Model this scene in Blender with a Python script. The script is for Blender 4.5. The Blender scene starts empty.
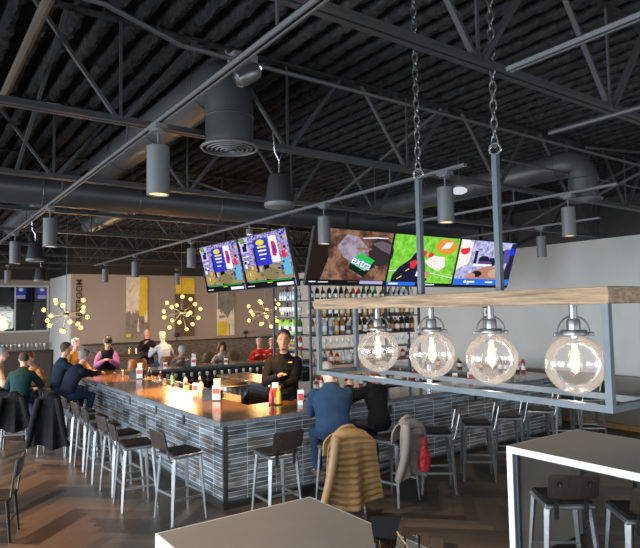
import bpy, math, random
from mathutils import Vector, Matrix, Euler
V = Vector
PI = math.pi
R = math.radians
rnd = random.Random(11)
scene = bpy.context.scene
COL = scene.collection

# ------------------------------------------------------------------ helpers
class MB:
    """collects geometry; build() links it as ONE mesh object"""
    def __init__(self):
        self.v = []; self.f = []; self.mi = []; self.sm = []
    def add(self, vs, fs, m=0, smooth=False):
        b = len(self.v)
        self.v += [V(p) for p in vs]
        for f in fs:
            self.f.append([b + i for i in f]); self.mi.append(m); self.sm.append(smooth)
        return self
    def box(self, c, s, rot=None, m=0, bev=0.0):
        x, y, z = s[0] / 2, s[1] / 2, s[2] / 2
        if bev > 0:
            b = min(bev, x * .95, y * .95, z * .95)
            rows = []
            for zz, k in ((-z, b), (-z + b, 0), (z - b, 0), (z, b)):
                xx, yy, q = x - k, y - k, b
                qq = q * .6
                rows.append([(-xx + qq, -yy, zz), (xx - qq, -yy, zz), (xx, -yy + qq, zz), (xx, yy - qq, zz),
                             (xx - qq, yy, zz), (-xx + qq, yy, zz), (-xx, yy - qq, zz), (-xx, -yy + qq, zz)])
            vs = [p for r in rows for p in r]; fs = [list(range(7, -1, -1)), list(range(24, 32))]
            for r in range(3):
                for i in range(8):
                    j = (i + 1) % 8
                    fs.append([r * 8 + i, r * 8 + j, r * 8 + 8 + j, r * 8 + 8 + i])
        else:
            vs = [(-x, -y, -z), (x, -y, -z), (x, y, -z), (-x, y, -z), (-x, -y, z), (x, -y, z), (x, y, z), (-x, y, z)]
            fs = [(3, 2, 1, 0), (4, 5, 6, 7), (0, 1, 5, 4), (1, 2, 6, 5), (2, 3, 7, 6), (3, 0, 4, 7)]
        M = Euler(rot).to_matrix() if rot is not None else Matrix.Identity(3)
        return self.add([M @ V(p) + V(c) for p in vs], fs, m)
    def b2(self, lo, hi, m=0, bev=0.0):
        lo, hi = V(lo), V(hi)
        return self.box((lo + hi) / 2, hi - lo, None, m, bev)
    def bar(self, p0, p1, w, h, m=0, up=(0, 0, 1), w1=None, h1=None):
        p0, p1 = V(p0), V(p1); d = (p1 - p0).normalized(); u = V(up)
        if abs(d.dot(u)) > .98: u = V((0, 1, 0)) if abs(d.y) < .9 else V((1, 0, 0))
        s = d.cross(u).normalized(); u = s.cross(d)
        w1 = w if w1 is None else w1; h1 = h if h1 is None else h1
        vs = []
        for p, a, b in ((p0, w / 2, h / 2), (p1, w1 / 2, h1 / 2)):
            vs += [p - s * a - u * b, p + s * a - u * b, p + s * a + u * b, p - s * a + u * b]
        return self.add(vs, [(0, 1, 2, 3)[::-1], (4, 5, 6, 7), (0, 1, 5, 4), (1, 2, 6, 5), (2, 3, 7, 6), (3, 0, 4, 7)][0:6], m)
    def loft(self, rings, m=0, smooth=True, caps=True):
        n = len(rings[0]); vs = [p for r in rings for p in r]; fs = []
        for k in range(len(rings) - 1):
            for i in range(n):
                j = (i + 1) % n
                fs.append([k * n + i, k * n + j, (k + 1) * n + j, (k + 1) * n + i])
        if caps:
            fs.append(list(range(n - 1, -1, -1))); fs.append([(len(rings) - 1) * n + i for i in range(n)])
        return self.add(vs, fs, m, smooth)
    def tube(self, pts, r, seg=8, m=0, smooth=True, caps=True):
        pts = [V(p) for p in pts]; n = len(pts); rings = []
        rs = r if isinstance(r, (list, tuple)) else [r] * n
        pu = None
        for i, p in enumerate(pts):
            if i == 0: d = pts[1] - p
            elif i == n - 1: d = p - pts[i - 1]
            else: d = (pts[i + 1] - p).normalized() + (p - pts[i - 1]).normalized()
            d.normalize()
            if pu is None:
                u = V((0, 0, 1)) if abs(d.z) < .9 else V((1, 0, 0))
            else: u = pu
            s = d.cross(u).normalized(); u = s.cross(d).normalized(); pu = u
            rings.append([p + (s * math.cos(a) + u * math.sin(a)) * rs[i] for a in [2 * PI * k / seg for k in range(seg)]])
        return self.loft(rings, m, smooth, caps)
    def cyl(self, p0, p1, r0, r1=None, seg=16, m=0, smooth=True, caps=True):
        return self.tube([p0, p1], [r0, r0 if r1 is None else r1], seg, m, smooth, caps)
    def lathe(self, prof, c=(0, 0, 0), seg=16, m=0, smooth=True, caps=True):
        c = V(c)
        rings = [[c + V((max(r, 1e-4) * math.cos(2 * PI * k / seg), max(r, 1e-4) * math.sin(2 * PI * k / seg), z)) for k in range(seg)] for r, z in prof]
        return self.loft(rings, m, smooth, caps)
    def ell(self, c, r, seg=12, rg=8, m=0, rot=None):
        if not isinstance(r, (tuple, list)): r = (r, r, r)
        M = Euler(rot).to_matrix() if rot is not None else Matrix.Identity(3); c = V(c); rings = []
        for i in range(rg + 1):
            t = -PI / 2 + PI * i / rg; q = max(math.cos(t), 1e-3)
            rings.append([c + M @ V((r[0] * q * math.cos(2 * PI * k / seg), r[1] * q * math.sin(2 * PI * k / seg), r[2] * math.sin(t))) for k in range(seg)])
        return self.loft(rings, m, True, True)
    def torus(self, c, R0, r, axis=(0, 0, 1), seg=20, rs=6, m=0, a0=0, a1=2 * PI, sx=1.0):
        q = V((0, 0, 1)).rotation_difference(V(axis)); c = V(c)
        full = abs(a1 - a0 - 2 * PI) < 1e-6; k = seg if full else seg + 1; vs = []; fs = []
        for i in range(k):
            a = a0 + (a1 - a0) * i / seg
            for j in range(rs):
                b = 2 * PI * j / rs; rr = R0 + r * math.cos(b)
                vs.append(c + q @ V((rr * math.cos(a) * sx, rr * math.sin(a), r * math.sin(b))))
        for i in range(k if full else k - 1):
            for j in range(rs):
                i2 = (i + 1) % k; j2 = (j + 1) % rs
                fs.append([i * rs + j, i2 * rs + j, i2 * rs + j2, i * rs + j2])
        return self.add(vs, fs, m, True)
    def prism(self, poly, y0, y1, ax='y', m=0):
        n = len(poly)
        def P(a, b, t): return {'y': (a, t, b), 'x': (t, a, b), 'z': (a, b, t)}[ax]
        vs = [P(a, b, y0) for a, b in poly] + [P(a, b, y1) for a, b in poly]
        fs = [list(range(n)), list(range(2 * n - 1, n - 1, -1))] + [[i, n + i, n + (i + 1) % n, (i + 1) % n] for i in range(n)]
        return self.add(vs, fs, m)
    def build(self, name, mats, parent=None, loc=None, rot=None):
        me = bpy.data.meshes.new(name)
        me.from_pydata([tuple(p) for p in self.v], [], self.f)
        for mm in (mats if isinstance(mats, (list, tuple)) else [mats]): me.materials.append(mm)
        me.polygons.foreach_set('material_index', self.mi); me.polygons.foreach_set('use_smooth', self.sm)
        import bmesh
        bm = bmesh.new(); bm.from_mesh(me); bmesh.ops.recalc_face_normals(bm, faces=bm.faces); bm.to_mesh(me); bm.free()
        me.update()
        if any(self.sm): me.set_sharp_from_angle(angle=R(38))
        o = bpy.data.objects.new(name, me); COL.objects.link(o)
        if parent is not None: o.parent = parent
        if loc is not None: o.location = loc
        if rot is not None: o.rotation_euler = rot
        return o

def tag(o, label, cat, group=None):
    o['label'] = label; o['category'] = cat
    if group: o['group'] = group
    return o
def thing(name, label, cat, loc=(0, 0, 0), rz=0.0, group=None):
    o = bpy.data.objects.new(name, None); COL.objects.link(o); o.empty_display_size = .05
    o.location = loc; o.rotation_euler = (0, 0, rz)
    return tag(o, label, cat, group)
def struct(o):
    o['kind'] = 'structure'; return o
def dup(root, loc, rz=0.0, label=None, group=None):
    def cp(o, par):
        c = o.copy(); COL.objects.link(c)
        if par is not None: c.parent = par
        for ch in KIDS.get(o.name) or [k for k in o.children]: cp(ch, c)
        return c
    r = cp(root, None); r.location = loc; r.rotation_euler = (0, 0, rz)
    if label: r['label'] = label
    if group: r['group'] = group
    return r
KIDS = {}
def loc_rot(loc, fwd):
    pass

# ------------------------------------------------------------------ materials
MATS = {}
def nn(nt, t, **kw):
    n = nt.nodes.new(t)
    for k, v in kw.items():
        if k in n.inputs: n.inputs[k].default_value = v
        else: setattr(n, k, v)
    return n
def mat(name, col, rough=.5, metal=0.0, var=0.0, vs=6.0, bump=0.0, bs=60.0, spec=.5, emit=None, es=0.0, stretch=None, sheen=0.0):
    if name in MATS: return MATS[name]
    m = bpy.data.materials.new(name); m.use_nodes = True; nt = m.node_tree
    b = nt.nodes['Principled BSDF']
    b.inputs['Base Color'].default_value = (*col, 1); b.inputs['Roughness'].default_value = rough
    b.inputs['Metallic'].default_value = metal; b.inputs['Specular IOR Level'].default_value = spec
    if sheen: b.inputs['Sheen Weight'].default_value = sheen
    if emit: b.inputs['Emission Color'].default_value = (*emit, 1); b.inputs['Emission Strength'].default_value = es
    if var or bump:
        tc = nn(nt, 'ShaderNodeTexCoord'); src = tc.outputs['Object']
        if stretch:
            mp = nn(nt, 'ShaderNodeMapping'); mp.inputs['Scale'].default_value = stretch
            nt.links.new(src, mp.inputs[0]); src = mp.outputs[0]
        if var:
            t = nn(nt, 'ShaderNodeTexNoise', Scale=vs, Detail=5.0, Roughness=.6); nt.links.new(src, t.inputs['Vector'])
            cr = nn(nt, 'ShaderNodeValToRGB')
            cr.color_ramp.elements[0].position = .3; cr.color_ramp.elements[1].position = .7
            cr.color_ramp.elements[0].color = (*[max(0, c * (1 - var)) for c in col], 1)
            cr.color_ramp.elements[1].color = (*[min(1, c * (1 + var)) for c in col], 1)
            nt.links.new(t.outputs['Fac'], cr.inputs[0]); nt.links.new(cr.outputs[0], b.inputs['Base Color'])
        if bump:
            t2 = nn(nt, 'ShaderNodeTexNoise', Scale=bs, Detail=4.0); nt.links.new(src, t2.inputs['Vector'])
            bp = nn(nt, 'ShaderNodeBump', Strength=bump, Distance=.02)
            nt.links.new(t2.outputs['Fac'], bp.inputs['Height']); nt.links.new(bp.outputs[0], b.inputs['Normal'])
    MATS[name] = m
    return m
def emis(name, col, s):
    if name in MATS: return MATS[name]
    m = bpy.data.materials.new(name); m.use_nodes = True; nt = m.node_tree; nt.nodes.clear()
    e = nn(nt, 'ShaderNodeEmission'); e.inputs[0].default_value = (*col, 1); e.inputs[1].default_value = s
    o = nn(nt, 'ShaderNodeOutputMaterial'); nt.links.new(e.outputs[0], o.inputs[0])
    MATS[name] = m; return m
def emis_noise(name, cols, scale, s, stretch=(1, 1, 1)):
    m = bpy.data.materials.new(name); m.use_nodes = True; nt = m.node_tree; nt.nodes.clear()
    tc = nn(nt, 'ShaderNodeTexCoord'); mp = nn(nt, 'ShaderNodeMapping'); mp.inputs['Scale'].default_value = stretch
    t = nn(nt, 'ShaderNodeTexNoise', Scale=scale, Detail=4.0, Roughness=.65); cr = nn(nt, 'ShaderNodeValToRGB')
    el = cr.color_ramp.elements
    el[0].position = .32; el[0].color = (*cols[0], 1); el[1].position = .68; el[1].color = (*cols[-1], 1)
    for i, c in enumerate(cols[1:-1]):
        e = el.new(.32 + .36 * (i + 1) / (len(cols) - 1)); e.color = (*c, 1)
    e = nn(nt, 'ShaderNodeEmission'); e.inputs[1].default_value = s; o = nn(nt, 'ShaderNodeOutputMaterial')
    L = nt.links.new
    L(tc.outputs['Object'], mp.inputs[0]); L(mp.outputs[0], t.inputs['Vector']); L(t.outputs['Fac'], cr.inputs[0])
    L(cr.outputs[0], e.inputs[0]); L(e.outputs[0], o.inputs[0])
    return m
def tilemat(name, axis):
    """stacked glazed tiles on a face; axis = the horizontal object axis of the face"""
    m = bpy.data.materials.new(name); m.use_nodes = True; nt = m.node_tree; b = nt.nodes['Principled BSDF']; L = nt.links.new
    tc = nn(nt, 'ShaderNodeTexCoord'); sp = nn(nt, 'ShaderNodeSeparateXYZ'); cb = nn(nt, 'ShaderNodeCombineXYZ')
    L(tc.outputs['Object'], sp.inputs[0]); L(sp.outputs[axis], cb.inputs[0]); L(sp.outputs[2], cb.inputs[1])
    br = nn(nt, 'ShaderNodeTexBrick', offset=0.0, offset_frequency=2, squash=1.0)
    for k, v in (('Scale', 1.0), ('Mortar Size', .0042), ('Mortar Smooth', .2), ('Brick Width', .42), ('Row Height', .058), ('Bias', 0.0)): br.inputs[k].default_value = v
    br.inputs['Color1'].default_value = (.085, .105, .125, 1); br.inputs['Color2'].default_value = (.26, .295, .325, 1)
    br.inputs['Mortar'].default_value = (.62, .66, .70, 1)
    L(cb.outputs[0], br.inputs['Vector'])
    mp = nn(nt, 'ShaderNodeMapping'); mp.inputs['Scale'].default_value = (1.6, 6, 1); L(cb.outputs[0], mp.inputs[0])
    t = nn(nt, 'ShaderNodeTexNoise', Scale=1.7, Detail=3.0); L(mp.outputs[0], t.inputs['Vector'])
    cr = nn(nt, 'ShaderNodeValToRGB'); e = cr.color_ramp.elements
    e[0].position = .40; e[0].color = (.46, .36, .28, 1); e[1].position = .54; e[1].color = (1, 1, 1, 1)
    L(t.outputs['Fac'], cr.inputs[0])
    mx = nn(nt, 'ShaderNodeMix', data_type='RGBA', blend_type='MULTIPLY'); mx.inputs[0].default_value = .8
    L(br.outputs['Color'], mx.inputs[6]); L(cr.outputs[0], mx.inputs[7]); L(mx.outputs[2], b.inputs['Base Color'])
    bp = nn(nt, 'ShaderNodeBump', Strength=.35, Distance=.004); iv = nn(nt, 'ShaderNodeMath', operation='SUBTRACT'); iv.inputs[0].default_value = 1.0
    L(br.outputs['Fac'], iv.inputs[1]); L(iv.outputs[0], bp.inputs['Height']); L(bp.outputs[0], b.inputs['Normal'])
    b.inputs['Roughness'].default_value = .27; b.inputs['Metallic'].default_value = .25
    return m
def plankmat():
    m = bpy.data.materials.new('herringbone_wood'); m.use_nodes = True; nt = m.node_tree; b = nt.nodes['Principled BSDF']; L = nt.links.new
    at = nn(nt, 'ShaderNodeAttribute', attribute_name='tone'); uv = nn(nt, 'ShaderNodeUVMap', uv_map='UVMap')
    mp = nn(nt, 'ShaderNodeMapping'); mp.inputs['Scale'].default_value = (1.5, 26, 1); L(uv.outputs[0], mp.inputs[0])
    t = nn(nt, 'ShaderNodeTexNoise', Scale=2.0, Detail=6.0, Roughness=.6); L(mp.outputs[0], t.inputs['Vector'])
    ad = nn(nt, 'ShaderNodeMath', operation='MULTIPLY_ADD'); ad.inputs[1].default_value = .55; L(t.outputs['Fac'], ad.inputs[0])
    m2 = nn(nt, 'ShaderNodeMath', operation='MULTIPLY'); m2.inputs[1].default_value = .6; L(at.outputs['Fac'], m2.inputs[0]); L(m2.outputs[0], ad.inputs[2])
    cr = nn(nt, 'ShaderNodeValToRGB'); e = cr.color_ramp.elements
    e[0].position = .2; e[0].color = (.010, .0075, .0055, 1); e[1].position = .95; e[1].color = (.088, .063, .043, 1)
    L(ad.outputs[0], cr.inputs[0]); L(cr.outputs[0], b.inputs['Base Color'])
    b.inputs['Roughness'].default_value = .45; b.inputs['Specular IOR Level'].default_value = .28
    bp = nn(nt, 'ShaderNodeBump', Strength=.12, Distance=.003); L(t.outputs['Fac'], bp.inputs['Height']); L(bp.outputs[0], b.inputs['Normal'])
    return m
def glassmat(name, tint=(1, 1, 1), ior=1.45, rough=.03, seeds=0.0, gloss=.9, body=0.0):
    """thin glass: clear see-through with fresnel reflections and fine seeds"""
    m = bpy.data.materials.new(name); m.use_nodes = True; nt = m.node_tree; nt.nodes.clear(); L = nt.links.new
    tr = nn(nt, 'ShaderNodeBsdfTransparent'); tr.inputs[0].default_value = (*tint, 1)
    gl = nn(nt, 'ShaderNodeBsdfGlossy'); gl.inputs['Roughness'].default_value = rough; gl.inputs[0].default_value = (gloss, gloss, gloss, 1)
    fr = nn(nt, 'ShaderNodeFresnel'); fr.inputs[0].default_value = ior
    mx = nn(nt, 'ShaderNodeMixShader'); o = nn(nt, 'ShaderNodeOutputMaterial')
    L(fr.outputs[0], mx.inputs[0]); L(tr.outputs[0], mx.inputs[1]); L(gl.outputs[0], mx.inputs[2])
    out = mx.outputs[0]
    if seeds:
        tc = nn(nt, 'ShaderNodeTexCoord')
        vo = nn(nt, 'ShaderNodeTexVoronoi', Scale=95.0); L(tc.outputs['Object'], vo.inputs['Vector'])
        no = nn(nt, 'ShaderNodeTexNoise', Scale=38.0, Detail=3.0); L(tc.outputs['Object'], no.inputs['Vector'])
        bp = nn(nt, 'ShaderNodeBump', Strength=seeds, Distance=.01); L(no.outputs['Fac'], bp.inputs['Height'])
        L(bp.outputs[0], gl.inputs['Normal']); L(bp.outputs[0], fr.inputs['Normal'])
        df = nn(nt, 'ShaderNodeBsdfTranslucent'); df.inputs[0].default_value = (.95, .92, .92, 1)
        dd = nn(nt, 'ShaderNodeBsdfDiffuse'); dd.inputs[0].default_value = (.9, .88, .88, 1)
        md = nn(nt, 'ShaderNodeMixShader'); md.inputs[0].default_value = .5; L(df.outputs[0], md.inputs[1]); L(dd.outputs[0], md.inputs[2])
        cr = nn(nt, 'ShaderNodeValToRGB'); e = cr.color_ramp.elements
        e[0].position = .0; e[0].color = (.30, .30, .30, 1); e[1].position = .17; e[1].color = (body, body, body, 1)
        L(vo.outputs['Distance'], cr.inputs[0])
        m3 = nn(nt, 'ShaderNodeMixShader'); L(cr.outputs[0], m3.inputs[0]); L(mx.outputs[0], m3.inputs[1]); L(md.outputs[0], m3.inputs[2]); out = m3.outputs[0]
    L(out, o.inputs[0])
    MATS[name] = m; return m

BLK = mat('black_paint', (.012, .012, .013), .55)
DECK = mat('sprayed_deck', (.021, .021, .022), .95, var=.6, vs=14, bump=1.0, bs=30, spec=.2)
STEEL = mat('joist_paint', (.036, .038, .041), .5, var=.15, vs=3)
DUCT = mat('duct_paint', (.050, .053, .056), .42, .25, var=.15, vs=2)
LAMPGREY = mat('lamp_grey', (.085, .089, .094), .5)
GALV = mat('galvanised_steel', (.27, .28, .29), .32, .85, var=.2, vs=8)
GUN = mat('gunmetal', (.16, .165, .17), .35, .8, var=.25, vs=12)
DARKM = mat('dark_metal', (.035, .033, .032), .35, .6)
IRON = mat('frame_iron', (.075, .088, .102), .5, .3, var=.12, vs=6)
NICK = mat('brushed_nickel', (.62, .64, .66), .22, .95)
SEATB = mat('black_seat', (.010, .0095, .0095), .5, spec=.2)
DWOOD = mat('dark_back_wood', (.024, .018, .015), .45, spec=.25, var=.4, vs=14, stretch=(1, 8, 1))
BEAM = mat('weathered_beam', (.26, .178, .108), .8, var=.55, vs=7, stretch=(3, .45, 9), bump=.4, bs=20)
COUNT = mat('counter_stone', (.105, .070, .044), .16, var=.4, vs=16)
COUNTE = mat('counter_edge', (.10, .115, .135), .35, var=.45, vs=30)
LAMT = mat('table_laminate', (.205, .180, .150), .40, var=.05, vs=3)
LAME = mat('table_edge', (.62, .66, .68), .4)
WALLT = mat('taupe_wall', (.30, .255, .225), .8, var=.05, vs=1.5)
WALLG = mat('grey_wall', (.50, .505, .49), .8, var=.04, vs=1.5)
WALLW = mat('pale_wall', (.55, .54, .51), .8)
DARKW = mat('dark_cabinet', (.030, .024, .020), .45, var=.3, vs=10)
STONE = mat('ledge_stone', (.13, .115, .105), .8, var=.6, vs=18, bump=.8, bs=14, stretch=(.6, 1, 3))
BROWNP = mat('brown_panel', (.20, .165, .135), .6, var=.1, vs=4)
OAK = mat('honey_wood', (.36, .20, .08), .25, var=.25, vs=8)
WHITE = mat('white_card', (.80, .80, .78), .6)
REDC = mat('red_card', (.62, .08, .05), .5)
KETCH = mat('ketchup_red', (.50, .02, .015), .3)
MUST = mat('mustard_yellow', (.80, .50, .02), .3)
BLUEM = mat('dark_blue_metal', (.06, .075, .10), .4, .4)
STAINL = mat('stainless', (.55, .56, .58), .25, .9)
GLOBE = glassmat('seeded_glass', (.99, .985, .985), 1.40, .05, .16, 1.0, .042)
GLASS = glassmat('clear_glass', (.97, .98, .98), 1.25, .03)
PANE = glassmat('window_pane', (.55, .56, .56), 1.5, .02)
BULBG = glassmat('bulb_glass', (1, .93, .82), 1.4, .03)
_n = BULBG.node_tree; _o = [q for q in _n.nodes if q.type == 'OUTPUT_MATERIAL'][0]; _s = _o.inputs[0].links[0].from_socket
_e = nn(_n, 'ShaderNodeEmission'); _e.inputs[0].default_value = (1, .80, .60, 1); _e.inputs[1].default_value = .14
_a = nn(_n, 'ShaderNodeAddShader'); _n.links.new(_s, _a.inputs[0]); _n.links.new(_e.outputs[0], _a.inputs[1]); _n.links.new(_a.outputs[0], _o.inputs[0])
FILA = emis('filament', (1.0, .66, .34), 50.0)
GLOW = emis('warm_bulb', (1.0, .43, .085), 5.0)
LENS = emis('lamp_lens', (1.0, .66, .30), 1.6)

# ------------------------------------------------------------------ camera
f = 588.29; yaw = .619459; pit = .0629208; rol = -.0174471
fw = V((math.sin(yaw) * math.cos(pit), math.cos(yaw) * math.cos(pit), math.sin(pit)))
rt = fw.cross(V((0, 0, 1))).normalized(); up = rt.cross(fw)
rt2 = rt * math.cos(rol) + up * math.sin(rol); up2 = -rt * math.sin(rol) + up * math.cos(rol)
cam = bpy.data.cameras.new('camera'); co = bpy.data.objects.new('camera', cam); COL.objects.link(co)
co.matrix_world = Matrix(((rt2.x, up2.x, -fw.x, 0), (rt2.y, up2.y, -fw.y, 0), (rt2.z, up2.z, -fw.z, 2.4), (0, 0, 0, 1)))
cam.sensor_fit = 'HORIZONTAL'; cam.sensor_width = 36; cam.lens = 36 * f / 640; cam.clip_start = .05; cam.clip_end = 200
scene.camera = co

# ------------------------------------------------------------------ room shell
XW, XE, YS, YN = -4.0, 12.2, -5.0, 19.0
def floor():
    L_, W_ = .98, .14; me = bpy.data.meshes.new('floor'); vs = []; fs = []; tone = []; uvs = []
    c, s = math.cos(R(45)), math.sin(R(45)); cx, cy = 4.0, 8.5; g = .0015
    for a in range(-130, 131):
        for b in range(-16, 17):
            ox, oy = a * W_ + b * L_, a * W_ - b * L_
            for (x0, y0, x1, y1, hz) in ((ox, oy, ox + L_, oy + W_, 1), (ox - W_, oy, ox, oy + L_, 0)):
                mx, my = (x0 + x1) / 2, (y0 + y1) / 2
                wx, wy = cx + c * mx - s * my, cy + s * mx + c * my
                if not (XW - .6 < wx < XE + .6 and YS - .6 < wy < 23): continue
                k = len(vs)
                for (px, py) in ((x0 + g, y0 + g), (x1 - g, y0 + g), (x1 - g, y1 - g), (x0 + g, y1 - g)):
                    vs.append((cx + c * px - s * py, cy + s * px + c * py, 0))
                fs.append((k, k + 1, k + 2, k + 3)); tone.append(rnd.random())
                o = rnd.random() * 30
                q = [(0, 0), (L_, 0), (L_, W_), (0, W_)] if hz else [(0, W_), (0, 0), (L_, 0), (L_, W_)]
                uvs += [(u + o, v + o) for u, v in q]
    # slab under the planks
    k = len(vs); vs += [(XW - .2, YS - .2, -.004), (XE + .2, YS - .2, -.004), (XE + .2, 22.6, -.004), (XW - .2, 22.6, -.004)]
    fs.append((k, k + 1, k + 2, k + 3)); tone.append(0); uvs += [(0, 0)] * 4
    me.from_pydata(vs, [], fs)
    at = me.attributes.new('tone', 'FLOAT', 'FACE'); at.data.foreach_set('value', tone)
    ul = me.uv_layers.new(name='UVMap'); ul.data.foreach_set('uv', [x for p in uvs for x in p])
    me.materials.append(plankmat()); o = bpy.data.objects.new('floor', me); COL.objects.link(o); struct(o)
floor()
# ceiling: corrugated deck, ribs run along y
mb = MB(); x = XW - .1; vs = []; prof = []
while x < XE + .2:
    prof += [(x, 4.84), (x + .07, 4.84), (x + .10, 4.72), (x + .135, 4.705), (x + .18, 4.72)]; x += .21
ND = 430; ys = [YS - .1 + (YN + 3.6 - YS) * i / ND for i in range(ND + 1)]
n = len(prof); vs = [(p[0] + rnd.uniform(-.010, .010), y + rnd.uniform(-.015, .015), p[1] + rnd.uniform(-.014, .010)) for y in ys for p in prof]
fs = [(j * n + i, j * n + i + 1, (j + 1) * n + i + 1, (j + 1) * n + i) for j in range(ND) for i in range(n - 1)]
mb.add(vs, fs, 0, True); struct(mb.build('ceiling', DECK))
# walls (upper band of each is painted black like the roof)
def wall(name, lo, hi, band, m0, axis):
    mb = MB()
    mb.b2(lo, (hi[0], hi[1], band), 0); mb.b2((lo[0], lo[1], band), hi, 1)
    return struct(mb.build(name, [m0, BLK]))
wall('wall_right', (XE, YS, 0), (XE + .15, YN, 4.85), 3.84, WALLG, 'y')
wall('wall_back', (4.24, YN, 0), (XE + .15, YN + .15, 4.85), 3.67, WALLT, 'x')
wall('wall_side', (4.2, YN + .15, 0), (4.39, 22.0, 4.85), 3.67, WALLW, 'y')
# recessed back-left wall with a large interior window
mb = MB()
for lo, hi, m in (((XW, 22, 0), (4.39, 22.15, 1.86), 0), ((XW, 22, 3.44), (4.39, 22.15, 3.62), 0), ((4.16, 22, 1.86), (4.39, 22.15, 3.44), 0), ((XW, 22, 3.62), (4.39, 22.15, 4.85), 1), ((XW, 22, 1.86), (.6, 22.15, 3.44), 0)):
    mb.b2(lo, hi, m)
struct(mb.build('wall_rear', [WALLT, BLK]))
mb = MB()
for lo, hi in (((.6, 21.96, 1.86), (4.16, 22.06, 1.92)), ((.6, 21.96, 3.38), (4.16, 22.06, 3.44)), ((4.10, 21.96, 1.92), (4.16, 22.06, 3.38)), ((.6, 21.96, 1.92), (.66, 22.06, 3.38)), ((3.1, 21.98, 1.92), (3.14, 22.04, 3.38))):
    mb.b2(lo, hi)
w = struct(mb.build('window_1', WALLW))
MB().b2((.66, 22.0, 1.92), (4.10, 22.01, 3.38)).build('pane', PANE, w)
# the room beyond that window
mb = MB(); mb.b2((-1, 26.0, 0), (9, 26.1, 4.85), 0); mb.b2((-1, 22.2, 3.7), (9, 26, 3.8), 1); mb.b2((-1, 22.2, -.05), (9, 26, 0), 1)
struct(mb.build('wall_beyond', [WALLG, BLK]))
mb = MB(); mb.b2((1.0, 25.94, 1.9), (3.6, 25.97, 2.6)); w2 = struct(mb.build('window_2', emis('daylight_pane', (.95, 1.0, .94), 1.1)))
mb = MB()
for xx in (1.9, 2.8): mb.b2((xx - .02, 25.92, 1.85), (xx + .02, 25.95, 2.8))
mb.b2((.95, 25.92, 1.84), (3.65, 25.95, 1.9)); mb.b2((.95, 25.92, 2.6), (3.65, 25.95, 2.66)); mb.build('window_frame', WALLW, w2)
# wall at the left and behind the camera, with the windows the daylight comes through
def window_wall(name, axis, pos, a0, a1, openings, n0):
    mb = MB(); z0, z1 = .7, 3.3; t = .15
    def P(a, z, b, zz, o=0.0, tt=None):
        tt = t if tt is None else tt
        if axis == 'x': mb.b2((pos - t, a, z), (pos, b, zz))
        else: mb.b2((a, pos - t, z), (b, pos, zz))
    P(a0, 0, a1, z0); P(a0, z1, a1, 4.85); c = a0
    for (u, v) in openings: P(c, z0, u, z1); c = v
    P(c, z0, a1, z1); struct(mb.build(name, WALLT))
    for i, (u, v) in enumerate(openings):
        fb = MB()
        for (p, q, z, zz) in ((u, v, z0, z0 + .06), (u, v, z1 - .06, z1), (u, u + .06, z0, z1), (v - .06, v, z0, z1), ((u + v) / 2 - .03, (u + v) / 2 + .03, z0, z1)):
            if axis == 'x': fb.b2((pos - .1, p, z), (pos - .03, q, zz))
            else: fb.b2((p, pos - .1, z), (q, pos - .03, zz))
        o = struct(fb.build('window_%d' % (n0 + i), BLK))
        l = bpy.data.lights.new('window_daylight', 'AREA'); l.shape = 'RECTANGLE'; l.size = v - u - .2; l.size_y = z1 - z0 - .2
        l.color = (.84, .92, 1.0); l.energy = WIN[name] * (v - u) * (z1 - z0)
        lo = bpy.data.objects.new('window_daylight', l); COL.objects.link(lo); lo.location = (pos + .03, (u + v) / 2, (z0 + z1) / 2) if axis == 'x' else ((u + v) / 2, pos + .03, (z0 + z1) / 2)
        lo.rotation_euler = (0, -PI / 2 + R(26), 0) if axis == 'x' else (PI / 2 - R(26), 0, 0); l.spread = R(130)
        if axis == 'x': l.size, l.size_y = z1 - z0 - .2, v - u - .2
WIN = {'wall_left': 38.0, 'wall_front': 8.0}
window_wall('wall_left', 'x', XW, YS, 22.2, [(-2.5, 1.5), (3.0, 7.0), (8.5, 12.5), (14.0, 18.0)], 3)
window_wall('wall_front', 'y', YS, XW, XE, [(-2.5, 1.5), (3.0, 7.0), (8.0, 11.5)], 7)
# trim along the right wall
mb = MB(); mb.b2((XE - .015, YS, 0), (XE, YN, .12)); struct(mb.build('baseboard_right', BROWNP))

# ------------------------------------------------------------------ roof joists
def joist(y, x0=XW, x1=XE, ph=0.0):
    zc, zt = 3.90, 4.66
    mb = MB()
    for s in (-1, 1):
        a, b = sorted((y + s * .010, y + s * .050)); mb.b2((x0, a, zc - .030), (x1, b, zc - .023)); a, b = sorted((y + s * .010, y + s * .016)); mb.b2((x0, a, zc - .023), (x1, b, zc + .025))
    mb.b2((x0, y - .035, zt + .015), (x1, y + .035, zt + .035), 1)
    j = struct(mb.build('ceiling_joist', [STEEL, DECK]))
    p = 1.52; k = int((x1 - x0) / p) + 2; st = x0 - (x0 - ph) % p
    for i in range(k):
        xa = st + i * p
        if not (x0 < xa < x1): continue
        for dx, r in ((-.62, .018), (.62, .024), (0, .011)):
            xb = min(max(xa + dx, x0 + .02), x1 - .02)
            MB().bar((xa + dx * .04, y, zc), (xb, y, zt + .02), r * 2, r * 1.3).build('web', STEEL, j)
for i in range(9): joist(2.27 + 2.235 * i, ph=2.83 if i % 2 == 0 else 1.35)
# bridging angles between the joists
for (x, y0) in ((.9, 4.5), (4.9, 4.5), (7.9, 2.27), (3.4, 6.73), (9.4, 4.5)):
    mb = MB(); mb.bar((x, y0, 3.92), (x, y0 + 2.235, 4.66), .03, .03); mb.bar((x + .05, y0, 4.66), (x + .05, y0 + 2.235, 3.92), .03, .03)
    struct(mb.build('ceiling_bracing', STEEL))

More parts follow.
